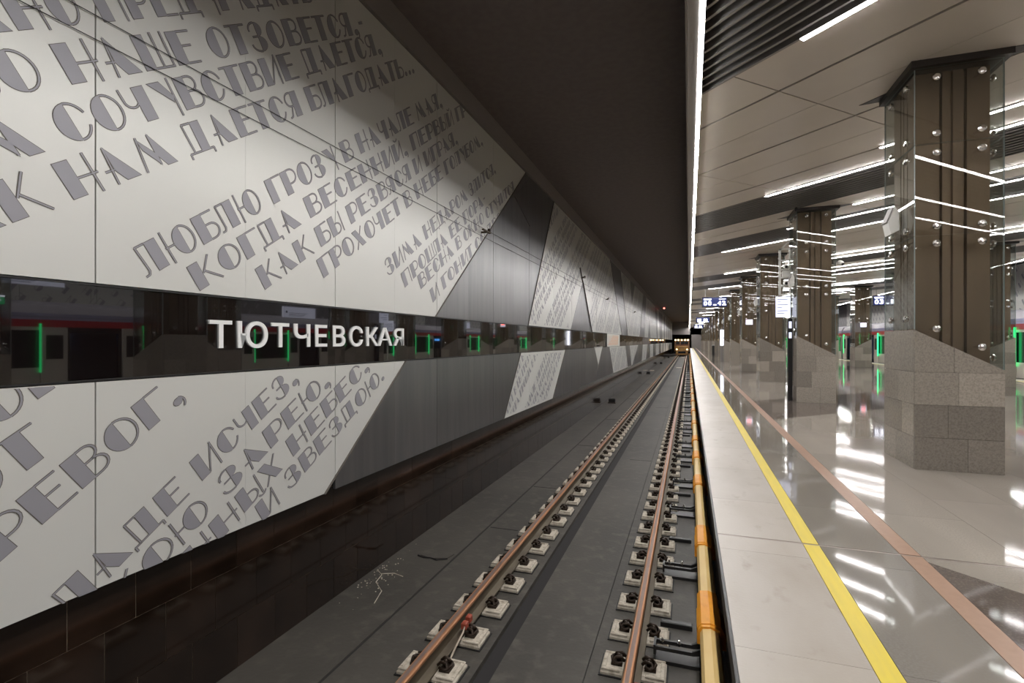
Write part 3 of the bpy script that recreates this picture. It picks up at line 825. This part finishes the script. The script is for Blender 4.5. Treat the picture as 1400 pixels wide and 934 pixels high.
def cells(x0, x1, nx, ly, stagger, fn):
    for i in range(nx):
        a0 = x0+(x1-x0)*i/nx; a1 = x0+(x1-x0)*(i+1)/nx
        yy = Y0+(stagger if i % 2 else 0)-ly
        ys = [Y0]
        q = Y0+(stagger if i % 2 else ly)
        while q < Y1: ys.append(q); q += ly
        ys.append(Y1)
        ys = sorted(set(ys+[YJ]))
        for c0, c1 in zip(ys, ys[1:]):
            e0 = .012 if abs(c0-YJ) < 1e-6 else .0012; e1 = .012 if abs(c1-YJ) < 1e-6 else .0012
            fn(a0+.0012, a1-.0012, c0+e0, c1-e1)
def main_cell(a0, a1, c0, c1):
    for dk, p in split_bands([(a0, c0), (a1, c0), (a1, c1), (a0, c1)]):
        p = ccw(p); cx_ = sum(q[0] for q in p)/len(p); cy_ = sum(q[1] for q in p)/len(p)
        vis = abs(math.atan2(cx_, cy_)+YAW) < .8 and cy_ > 0
        pl.append((math.hypot(cx_, cy_)+(0 if vis else 200), (lambda bb, p=p: bb.prism(p, -.022, 0)), ['granite_dark'] if dk else ['granite_floor']))
cells(1.452, 2*CX-1.452, 15, 1.2, .6, main_cell)
pieces('floor_tile', pl, floor)
for side in 'lr':
    pl = []
    def sc(m):
        def f(a0, a1, c0, c1):
            p, q = sorted((mx(a0, side), mx(a1, side)))
            pl.append((math.hypot(p, c0) if c0 > 0 else 200-c0, (lambda bb: bb.box(p, q, c0, c1, -.022, 0)), [m]))
        return f
    cells(.858, 1.33, 1, 1.2, 0, sc('granite_grey'))
    pieces('floor_tile', pl, floor, 100 if side == 'l' else 0); pl = []
    cells(.20, .754, 1, 1.2, 0, sc('granite_edge'))
    pieces('edge_tile', pl, floor, 100 if side == 'l' else 0)
    for (x0, x1, m, nm, h_) in ((.756, .856, 'yellow_paint', 'yellow_line', .0005), (1.332, 1.45, 'pink_strip', 'guide_strip', .001)):
        p, q = sorted((mx(x0, side), mx(x1, side))); b = MB()
        b.box(p, q, Y0, YJ-.012, -.022, h_); b.box(p, q, YJ+.012, Y1, -.022, h_); b.build(nm, m, floor)
b = MB(); b.box(.2, 2*CX-.2, YJ-.010, YJ+.010, -.022, -.001); b.build('metal_joint', 'brass_joint', floor)
b = MB(); b.box(.185, .20, Y0, Y1, -.12, -.004); b.build('edge_rubber', 'black', floor)

# ================================================================ COLUMNS
CW, CD = .40, .47
def plinth_parts(mir):
    """list of meshes of the granite slabs; mir flips the slope"""
    out = []; s = -1 if mir else 1
    def top(x): return 1.33-s*x*.55     # 1.55 at the high side, 1.11 at the low side
    rows = [0, .36, .72, 1.08, 2]
    splits = [[.6], [.38], [.5], [.45]]
    def add(poly, face):
        poly = shrink(poly, .0015)
        if area(poly) < .004: return
        b = MB()
        if face == 'f': b.prism(poly, -CD, -CD+.03, ax='y')
        if face == 'b': b.prism(poly, CD-.03, CD, ax='y')
        if face == 'l': b.prism(poly, -CW, -CW+.03, ax='x')
        if face == 'r': b.prism(poly, CW-.03, CW, ax='x')
        out.append(b.mesh('granite_slab', 'plinth'))
    for face in 'fblr':
        hw = CW if face in 'fb' else CD-.031
        for r in range(4):
            cuts = [-hw]+[-hw+2*hw*c for c in splits[(r+(0 if face in 'fl' else 1)) % 4]]+[hw]
            for a, c in zip(cuts, cuts[1:]):
                q = [(a, rows[r]), (c, rows[r]), (c, rows[r+1]), (a, rows[r+1])]
                if face in 'fb': q = halfclip(q, -s*.55, -1, 1.33)
                else: q = halfclip(q, 0, -1, top(-CW if face == 'l' else CW))
                if len(q) > 2: add(ccw(q), face)
    return out
def inner_core(mir):
    s = -1 if mir else 1
    b = MB(); z = lambda x: 1.33-s*x*.55-.004
    x0, x1, y0, y1 = -CW+.02, CW-.02, -CD+.02, CD-.02
    b.add([(x0,y0,0),(x1,y0,0),(x1,y1,0),(x0,y1,0),(x0,y0,z(x0)),(x1,y0,z(x1)),(x1,y1,z(x1)),(x0,y1,z(x0))],
          [(0,3,2,1),(4,5,6,7),(0,1,5,4),(1,2,6,5),(2,3,7,6),(3,0,4,7)])
    return b.mesh('plinth_top', 'plinth')
def core_mesh():
    X, Y_ = .345, .30
    prof = []
    def side(p, q, nrm, cuts):
        L_ = math.hypot(q[0]-p[0], q[1]-p[1]); ux, uy = (q[0]-p[0])/L_, (q[1]-p[1])/L_
        prof.append(p)
        for c0, c1, dep in cuts:
            c0 = (c0+.5)*L_; c1 = (c1+.5)*L_
            for c, d in ((c0, 0), (c0+.004, dep), (c1-.004, dep), (c1, 0)): prof.append((p[0]+ux*c-nrm[0]*d, p[1]+uy*c-nrm[1]*d))
    cuts = [(-.165, -.12, .05), (-.02, .02, .03), (.16, .205, .05)]
    side((-X, -Y_), (X, -Y_), (0, -1), cuts); side((X, -Y_), (X, Y_), (1, 0), cuts)
    side((X, Y_), (-X, Y_), (0, 1), cuts); side((-X, Y_), (-X, -Y_), (-1, 0), cuts)
    n = len(prof); b = MB()
    b.add([(a, c, 1.0) for a, c in prof]+[(a, c, ZC) for a, c in prof], [(i, (i+1) % n, n+(i+1) % n, n+i) for i in range(n)])
    return b.mesh('bronze_core', 'bronze')
def glass_meshes(mir):
    s = -1 if mir else 1; out = []
    top = lambda x: 1.33-s*x*.55+.006
    zs = [None, 2.59, 3.60, ZC-.075]
    for face in 'fblr':
        for i in range(3):
            z1 = zs[i+1]-.004; b = MB()
            if face in 'fb':
                x0, x1 = -CW+.004, CW-.004
                poly = [(x0, top(x0) if i == 0 else zs[i]+.004), (x1, top(x1) if i == 0 else zs[i]+.004), (x1, z1), (x0, z1)]
                y0, y1 = (-CD, -CD+.012) if face == 'f' else (CD-.012, CD)
                b.prism(poly, y0, y1, ax='y')
            else:
                X = -CW if face == 'l' else CW
                zb = top(X) if i == 0 else zs[i]+.004
                b.prism([(-CD+.018, zb), (CD-.018, zb), (CD-.018, z1), (-CD+.018, z1)], *sorted((X, X-math.copysign(.012, X))), ax='x')
            me = b.mesh('glass_pane', ['glass', 'glass_edge'])
            for p in me.polygons:
                if p.area < .05: p.material_index = 1
            out.append(me)
    return out
def stud_positions(mir):
    s = -1 if mir else 1; out = []
    for zz in (4.33, 3.71, 3.50, 2.69, 2.50, None):
        for sx in (-.20, .20):
            z = zz if zz else 1.46-s*sx*.5
            out.append(((sx, -CD, z), (0, -1, 0))); out.append(((sx, CD, z), (0, 1, 0)))
        for sy in (-.23, .23):
            for X in (-CW, CW):
                z = zz if zz else 1.33-s*X*.55+.13
                out.append(((X, sy, z), (math.copysign(1, X), 0, 0)))
    return out
def stud_add(b, p, n): b.lathe([(.012, -.16), (.012, -.012), (.040, -.004), (.040, .012), (.030, .022), (.012, .026)], p, n, 12)
cb = MB()
cb.box(-CW-.045, CW+.065, -CD-.045, CD+.03, ZC-.07, ZC+.02)
collar0 = cb.mesh('collar', 'collar')
wg = MB()
wg.prism(ccw([(CW+.06, -CD-.04), (CW+.34, -CD-.06), (CW+.06, -CD+.24)]), ZC-.006, ZC+.01)
wg.prism(ccw([(-CW-.04, CD-.22), (-CW-.04, CD+.03), (-CW-.26, CD+.06)]), ZC-.006, ZC+.01)
wing0 = wg.mesh('collar_wing', 'collar')
core0 = core_mesh()
PARTS = {m: (plinth_parts(m), inner_core(m), glass_meshes(m), stud_positions(m)) for m in (False, True)}
stud_me = {}
for n_ in ((0, -1, 0), (0, 1, 0), (-1, 0, 0), (1, 0, 0)):
    b = MB(); stud_add(b, (0, 0, 0), n_); stud_me[n_] = b.mesh('stud', 'chrome', False)
joined = {}
for m in (False, True):
    b = MB()
    for me in PARTS[m][0]: b.add([v.co[:] for v in me.vertices], [tuple(p.vertices) for p in me.polygons])
    b2 = MB()
    for p, n_ in PARTS[m][3]: b2.lathe([(.012, -.1), (.04, -.004), (.04, .012), (.012, .024)], p, n_, 8)
    joined[m] = (b.mesh('granite_slabs', 'plinth'), b2.mesh('studs', 'chrome'))
for mir in (False, True):
    cx = 2.77 if not mir else 2*CX-2.77
    k0 = 0
    for k in range(-1, 17):
        cy = 7.31+6.6*k
        if cy > Y1-1: break
        if k < 0: lab = 'granite and glass clad column beside the camera, in the %s row' % ('near' if not mir else 'far')
        elif not mir: lab = 'glass-clad column on a granite plinth, %s from the camera in the row along the near track' % ORD[k]
        else: lab = 'glass-clad column on a granite plinth, %s from the camera in the row along the standing train' % ORD[k]
        t = empty('column', (cx, cy, 0), lab, 'column', 'platform columns')
        slabs, ic, gl, st = PARTS[mir]
        near = (not mir and 0 <= k < 4) or (mir and k in (2, 4))
        if near:
            for me in slabs: link('granite_slab', me, t)
            for p, n_ in st:
                n2 = tuple(int(round(a)) for a in n_); link('stud', stud_me[n2], t, p)
        else:
            tag(link('granite_slab', joined[mir][0], t), kind='stuff'); tag(link('stud', joined[mir][1], t), kind='stuff')
        link('plinth_core', ic, t); link('bronze_core', core0, t); link('collar', collar0, t); link('collar_wing', wing0, t)
        for me in gl: link('glass_pane', me, t)
        # loudspeaker on the track side face
        if not mir and k >= 0 and k < 12:
            sp = empty('loudspeaker', (cx-CW-.012, cy+(-.2 if k == 1 else .02), 2.86), 'white wedge loudspeaker on the track side of the %s column from the camera' % ORD[k], 'speaker', 'column loudspeakers')
            b = MB(); b.prism(ccw([(-.045, .16), (-.115, -.02), (-.085, -.16), (-.005, -.12), (-.01, .10)]), -.10, .10, ax='y'); b.build('body', 'white_plastic', sp)
            b = MB(); b.prism(ccw([(-.055, .155), (-.122, -.015), (-.13, -.012), (-.063, .165)]), -.085, .085, ax='y'); b.build('grille', 'slat', sp)
            b = MB(); b.box(-.012, .004, -.05, .05, -.05, .05); b.box(-.05, 0, -.012, .012, -.02, .0); b.build('bracket', 'chrome', sp)

# dome / bullet cameras on the platform side of some columns
for i, (x, ya, z) in enumerate(((3.17, 13.6, 3.22), (3.17, 33.4, 3.22))):
    t = empty('security_camera', (x, ya, z), 'small white security camera on the right side of the %s near column' % ('second' if i == 0 else 'fifth'), 'camera')
    b = MB(); b.box(-.01, .03, -.04, .04, -.04, .05); b.tube([(.02, 0, 0), (.08, -.02, 0)], .018, 8); b.build('mount', 'white_plastic', t)
    b = MB(); b.lathe([(.03, -.02), (.06, 0), (.06, .06), (.05, .09), (.02, .11)], (.10, 0, .02), (.4, -.7, -.4), 12); b.build('housing', 'white_plastic', t, smooth=True)
    b = MB(); b.lathe([(.03, 0), (.03, .02)], (.145, -.078, -.03), (.4, -.7, -.4), 10); b.build('lens', 'black', t)

# equipment rack, board and terminal on the track side of the second column
cx2, cy2 = 2.77-CW, 7.31+6.6
t = empty('equipment_rack', (cx2, cy2+.24, 2.56), 'tall white perforated rack with cameras on the second near column', 'rack')
b = MB()
for x in (-.27, -.04): b.box(x, x+.03, -.02, .02, 0, 1.15)
for z in (0, .22, .42, .62, .85, 1.12): b.box(-.27, 0, -.02, .02, z, z+.03)
b.box(-.26, -.22, -.018, .018, 0, 1.15); b.prism([(-.27, 1.12), (0, 1.38), (0, 1.34), (-.25, 1.10)], -.02, .02, ax='y'); b.build('frame', 'white_plastic', t)
for z in (.30, .70):
    b = MB(); b.lathe([(.04, -.05), (.055, -.02), (.055, .10), (.045, .12)], (-.13, -.08, z), (0, -1, -.2), 12); b.build('camera_body', 'white_plastic', t)
    b = MB(); b.lathe([(.035, 0), (.03, .012)], (-.13, -.20, z-.024), (0, -1, -.2), 12); b.build('lens', 'black', t)
b = MB(); b.cbox(-.20, -.03, -.06, .02, .44, .60, .01); b.build('control_box', 'white_plastic', t)
t = empty('info_board', (cx2-.17, cy2+.2, 2.27), 'small white info board hanging below the rack on the second near column', 'sign')
b = MB(); b.box(-.17, .15, -.02, .02, -.25, .25); b.build('board', 'sign_white', t)
b = MB()
for z in (-.16, -.10, -.02, .05, .12, .18): b.box(-.14, .02+.08*math.sin(z*40), -.024, -.02, z, z+.012)
b.build('text_lines', 'sign_text', t)
b = MB(); b.box(.12, .18, -.01, .01, -.1, -.08); b.box(.12, .18, -.01, .01, .1, .12); b.build('bracket', 'chrome', t)
t = empty('help_terminal', (cx2-.12, cy2-.03, 0), 'slim dark help terminal with white panels beside the second near column', 'terminal')
b = MB(); b.cbox(0, .10, -.06, .06, 0, 1.98, .02); b.build('post', 'train_dark', t)
b = MB(); b.box(.02, .08, -.066, -.058, 1.50, 1.64); b.box(.02, .08, -.066, -.058, 1.74, 1.90); b.build('panel', 'sign_white', t)

# small no-entry style plates on columns
for i, (x, ya, side) in enumerate(((2.70, 7.31+6.6*3-CD-.012, 'fourth near column'), (9.15, 7.31+6.6*4-CD-.012, 'fifth column along the train'))):
    t = empty('notice_plate', (x, ya, 2.35), 'small white notice plate with a red bar on the %s' % side, 'sign')
    b = MB(); b.box(-.15, .15, 0, .008, -.13, .11); b.build('plate', 'sign_white', t)
    b = MB(); b.box(-.09, .09, -.004, 0, -.03, .03); b.build('red_bar', 'lit_red', t)

# lit pylon and litter bin far down the platform
t = empty('light_pylon', (2.3, 41, 0), 'tall glowing white information panel standing far down the platform', 'sign')
b = MB(); b.cbox(-.10, .12, -.05, .05, 0, 2.4, .02); b.build('case', 'slat', t)
b = MB(); b.box(-.08, .09, -.058, -.05, 1.12, 2.28); b.box(-.108, -.10, -.04, .04, 1.1, 2.3); b.build('panel', 'lit_white', t)
t = empty('litter_bin', (2.45, 56.5, 0), 'small dark litter bin far down the platform between columns', 'bin')
b = MB(); b.lathe([(.2, 0), (.22, .05), (.22, .95), (.18, 1.0)], (0, 0, 0), (0, 0, 1), 14); b.build('drum', 'black', t)
b = MB(); b.lathe([(.23, 0), (.23, .04), (.15, .08)], (0, 0, 1.0), (0, 0, 1), 14); b.build('lid', 'slat', t)

# ---- hanging clocks
def clock(x0, x1, ya, z0, z1, big_, label):
    cx_ = (x0+x1)/2; W = (x1-x0)/2; Hh = z1-z0
    t = empty('platform_clock', (cx_, ya, z0), label, 'clock', 'hanging platform clocks')
    b = MB(); b.cbox(-W, W, -.06, .06, 0, Hh, .02); b.build('housing', 'black', t)
    b = MB(); b.box(-W+.04, W-.04, -.066, -.058, .05, Hh-.05); b.build('screen', 'screen', t)
    b = MB()
    for x in (-W*.72, W*.35): b.tube([(x, 0, Hh), (x, 0, ZC-z0)], .015, 6)
    b.build('hanger', 'slat', t)
    mp = lambda u, v, d: Vector((u, -.068-d, v))
    if big_:
        for i, ch in enumerate(big_):
            q = -W*.86+(i*.235 if i < 2 else .76+(i-2)*.235)*W*1.6/1.1
            fit_text(ch, q, q+W*.27, .10, .36, mp, 'lit_white', 'digit', t, .03)
        fit_text('мин', -W*.10, W*.13, .10, .17, mp, 'lit_white', 'unit_text', t)
        fit_text('сек', W*.70, W*.92, .10, .17, mp, 'lit_white', 'unit_text', t)
        b = MB(); b.box(-W*.86, -W*.25, -.07, -.067, .42, .50); b.box(W*.35, W*.88, -.07, -.067, .45, .48); tag(b.build('small_text', 'lit_white', t), kind='stuff')
    else:
        b = MB()
        for q in (-.8, -.5, .1, .4): b.box(q*W, (q+.24)*W, -.07, -.067, .12, Hh-.18)
        b.box(-.8*W, .85*W, -.07, -.067, .08, .11); b.build('digit', 'lit_white', t)
    b = MB(); b.box(-W*.8, W*.8, .058, .064, .12, Hh-.12); b.build('back_screen', 'lit_white', t)
    return t
clock(.72, 2.10, 32.2, 3.43, 4.03, '0042', 'hanging platform clock reading 00 42 in white digits, nearest on the left')
clock(.72, 2.10, 58.5, 3.43, 4.03, None, 'hanging platform clock, second down the near track side')
clock(.72, 2.10, 84.5, 3.43, 4.03, None, 'hanging platform clock, third and farthest down the near track side')
clock(9.82, 11.2, 34.1, 3.43, 4.03, '0313', 'hanging platform clock reading 03 above the standing train')
clock(9.82, 11.2, 60.0, 3.43, 4.03, None, 'hanging platform clock, second above the standing train')

# ---- hanging line signs over the far platform edge, seen in the black glass
for i, (ya, yb, z0, z1) in enumerate(((8.0, 10.1, 3.05, 3.36), (18.6, 20.7, 2.55, 3.05), (38.5, 40.6, 2.55, 3.05))):
    t = empty('line_sign', (10.9, (ya+yb)/2, z0), 'white hanging line sign beside the train, %s from the camera' % ORD[i], 'sign', 'hanging line signs')
    W = (yb-ya)/2
    b = MB(); b.box(-.04, .04, -W, W, 0, z1-z0); b.build('panel', 'sign_white', t)
    b = MB()
    for s in (-1, 1):
        for j in range(4): b.box(*sorted((s*.04, s*.044)), -W+.35, W*.2+.1*j, .06+.05*j, .075+.05*j)
        b.lathe([(.06, 0), (.06, .004)], (s*.04, -W+.2, (z1-z0)/2), (s, 0, 0), 14)
    b.build('text_lines', 'sign_text', t)
    b = MB(); b.tube([(0, -W*.7, z1-z0), (0, -W*.7, ZC-z0)], .012, 6); b.tube([(0, W*.7, z1-z0), (0, W*.7, ZC-z0)], .012, 6); b.build('hanger', 'slat', t)
t = empty('line_sign', (10.3, 26.9, 2.05), 'small white poster panel on a pole before the standing train', 'sign', 'hanging line signs')
b = MB(); b.box(-.45, .45, -.03, .03, 0, .62); b.build('panel', 'sign_white', t)
b = MB(); b.tube([(0, .04, -2.05), (0, .04, ZC-2.05)], .05, 8); b.build('pole', 'white_plastic', t)
b = MB()
for j in range(5): b.box(-.38, .1+.05*j, -.034, -.03, .1+.08*j, .12+.08*j)
b.build('text_lines', 'sign_text', t)
t = empty('exit_sign', (2*CX-2.77-CW-.01, 7.4, 2.42), 'green exit sign with white arrow, seen in the black glass', 'sign')
b = MB(); b.box(-.03, 0, -.23, .23, -.10, .08); b.build('panel', 'sign_green', t)
b = MB(); b.box(-.034, -.03, -.23, .23, .08, .12); b.build('top_light', 'lit_white', t)
b = MB(); b.prism(ccw([(-.12, 0), (-.06, .04), (-.06, .012), (.16, .012), (.16, -.012), (-.06, -.012), (-.06, -.04)]), -.036, -.031, ax='x'); b.build('arrow', 'lit_white', t)

# red signal lamp under the track ceiling
t = empty('signal_lamp', (-2.85, 64.7, 5.615), 'small red signal lamp under the dark track ceiling', 'lamp')
b = MB(); b.cbox(-.10, .10, -.08, .08, -.30, 0, .02); b.build('housing', 'black', t)
b = MB(); b.lathe([(.09, 0), (.07, .03)], (0, -.08, -.17), (0, -1, 0), 14); b.build('lens', 'lit_red', t)

# ================================================================ TRAIN on the far track
def train_car(ya, label):
    t = empty('train_car', (13.15, ya, ZB), label, 'train', 'cars of the standing train')
    Lc = 19.6; xs = -1.30; zf = 1.36               # side plane (local x), floor height
    # roof and upper side
    b = MB(); b.prism(ccw([(xs, 3.30), (1.3, 3.30), (1.3, 3.62), (1.15, 3.9), (.7, 4.02), (-.7, 4.02), (-1.15, 3.9), (xs, 3.62)]), 0, Lc, ax='y'); b.build('roof', 'train_roof', t)
    b = MB(); b.box(xs-.012, xs, 0, Lc, 3.52, 3.62); b.box(xs-.012, xs, 0, Lc, 3.30, 3.50); b.build('blue_stripe', 'train_blue', t)
    b = MB(); b.box(xs-.015, 1.3, 0, Lc, 3.22, 3.42); b.box(xs-.02, xs, 0, Lc, 3.20, 3.42); b.build('red_stripe', 'train_red', t)
    b = MB(); b.box(xs, 1.3, 0, Lc, zf-.25, zf); b.box(-1.1, 1.1, .8, 4, .25, zf-.25); b.box(-1.1, 1.1, Lc-4, Lc-.8, .25, zf-.25); b.build('underframe', 'train_dark', t)
    b = MB(); b.box(1.28, 1.3, 0, Lc, zf, 3.3); b.box(xs, 1.3, 0, .06, zf, 3.3); b.box(xs, 1.3, Lc-.06, Lc, zf, 3.3); b.build('far_side', 'car_inside', t)
    doors = [1.35+4.95*k for k in range(4)]
    edges = [0]+[v for d in doors for v in (d+.7, d+2.2)]+[Lc]
    for a0, a1 in zip(edges[::2], edges[1::2]):
        b = MB(); b.box(xs, xs+.08, a0, a1, zf-.1, 1.95); b.box(xs, xs+.08, a0, a1, 3.1, 3.25)
        for q in (a0, a1-.14): b.box(xs, xs+.08, q, q+.14, 1.95, 3.1)
        b.build('side_wall', 'train_door', t)
        b = MB(); b.box(xs+.03, xs+.05, a0+.14, a1-.14, 1.95, 3.1); b.build('window', 'train_dark', t)
    for d in doors:
        for a0, a1 in ((d, d+.70), (d+2.2, d+2.9)):
            b = MB(); b.box(xs-.07, xs-.02, a0, a1, zf-.02, 3.18); o = b.build('door_leaf', 'train_door', t)
            b = MB(); b.box(xs-.075, xs-.07, a0+.12, a1-.12, 2.2, 2.95); b.build('leaf_window', 'train_dark', o)
        for a0 in (d-.03, d+2.9):
            b = MB(); b.box(xs-.09, xs-.02, a0, a0+.03, 1.8, 3.30-.0); b.build('green_light', 'lit_green', t)
        b = MB()
        for a0 in (d+.70, d+2.1): b.box(xs-.01, xs+.1, a0, a0+.10, zf, 3.2)
        b.box(xs-.01, xs+.1, d+.7, d+2.2, 3.02, 3.2); b.build('door_frame', 'train_dark', t)
        o = None
        b = MB(); b.box(1.20, 1.26, d+.8, d+2.1, zf, 3.0); o = b.build('far_door', 'train_dark', t)
        b = MB(); b.box(1.19, 1.20, d+.84, d+2.06, zf+.02, 2.15); b.build('lower_panel', 'train_door', o)
        b = MB(); b.box(1.10, 1.18, d+.82, d+2.08, 2.82, 2.98); b.build('blue_display', 'lit_blue', t)
    b = MB(); b.box(-.05, .05, .3, Lc-.3, 3.27, 3.295); b.build('cabin_light', 'cabin', t)
    return t
M['cabin'] = mat('cabin', (.9, .9, .9), .5, emit=(1, .95, .88), power=1.5)
ya = 8.65-19.9
cars = []
protos = None
def copy_tree(o, parent=None):
    c = o.copy(); COL.objects.link(c); c.parent = parent
    for ch in list(o.children): copy_tree(ch, c)
    return c
c0 = train_car(8.65, 'metro train car with red stripe and green door lights, nearest one fully past the camera')
ch_ = copy_tree(c0); ch_.location.y = 8.65-19.9+5.0; 
for ch in list(ch_.children):
    pass
ch_.location.y = 8.65-20.0
ch_['label'] = 'metro train car beside and behind the camera on the far track'
for i in range(1, 5):
    c = copy_tree(c0); c.location.y = 8.65+20.0*i
    c['label'] = 'metro train car with red stripe on the far track, %s from the camera' % ORD[i]

# ================================================================ maintenance vehicle far down the near track
t = empty('work_train', (-1.23, 99, ZB), 'rusty yellow work train with lit cab standing far down the near track', 'train')
b = MB(); b.box(-1.35, 1.35, 0, 9, .55, .95); b.box(-1.1, 1.1, .4, 8.6, .25, .55); b.build('frame', 'train_dark', t)
b = MB(); b.cbox(-1.32, 1.32, 1.2, 8.6, .95, 2.95, .08); b.build('cab', 'loco_brown', t)
b = MB(); b.cbox(-1.1, 1.1, .1, 1.2, .95, 1.9, .08); b.build('hood', 'loco_yellow', t)
b = MB(); b.cbox(-1.36, 1.36, 1.05, 8.7, 2.95, 3.15, .05); b.build('roof', 'loco_yellow', t)
for x in (-1.05, -.2, .45):
    b = MB(); b.box(x, x+.62, 1.16, 1.2, 2.2, 2.8); b.build('window', 'train_dark', t)
for x in (-1.2, -.7, -.1, .5, 1.0):
    b = MB(); b.lathe([(.14, 0), (.11, .05)], (x+.05, 1.05, 3.02), (0, -1, 0), 10); b.build('headlight', 'lit_warm', t)
for x in (-.9, .9):
    b = MB(); b.lathe([(.13, 0), (.10, .05)], (x, .08, 1.3), (0, -1, 0), 10); b.build('headlight', 'lit_warm', t)
    b = MB(); b.lathe([(.10, 0), (.10, .35), (.22, .36), (.22, .4)], (x*.95, 0, .75), (0, -1, 0), 12); b.build('buffer', 'loco_yellow', t)
b = MB()
for s in (-1, 1):
    b.tube([(s*1.3, .1, .95), (s*1.3, .1, 1.9), (s*.7, .1, 1.9)], .04, 6)
    for wy2 in (1.6, 6.8): b.lathe([(.46, -.07), (.46, .07)], (s*.8, wy2, .70), (1, 0, 0), 16)
b.build('handrails_and_wheels', 'loco_yellow', t)
b = MB(); b.box(-1.2, 1.2, .02, .06, .3, .55); b.build('snow_board', 'loco_yellow', t)
print('objects', len(bpy.data.objects))
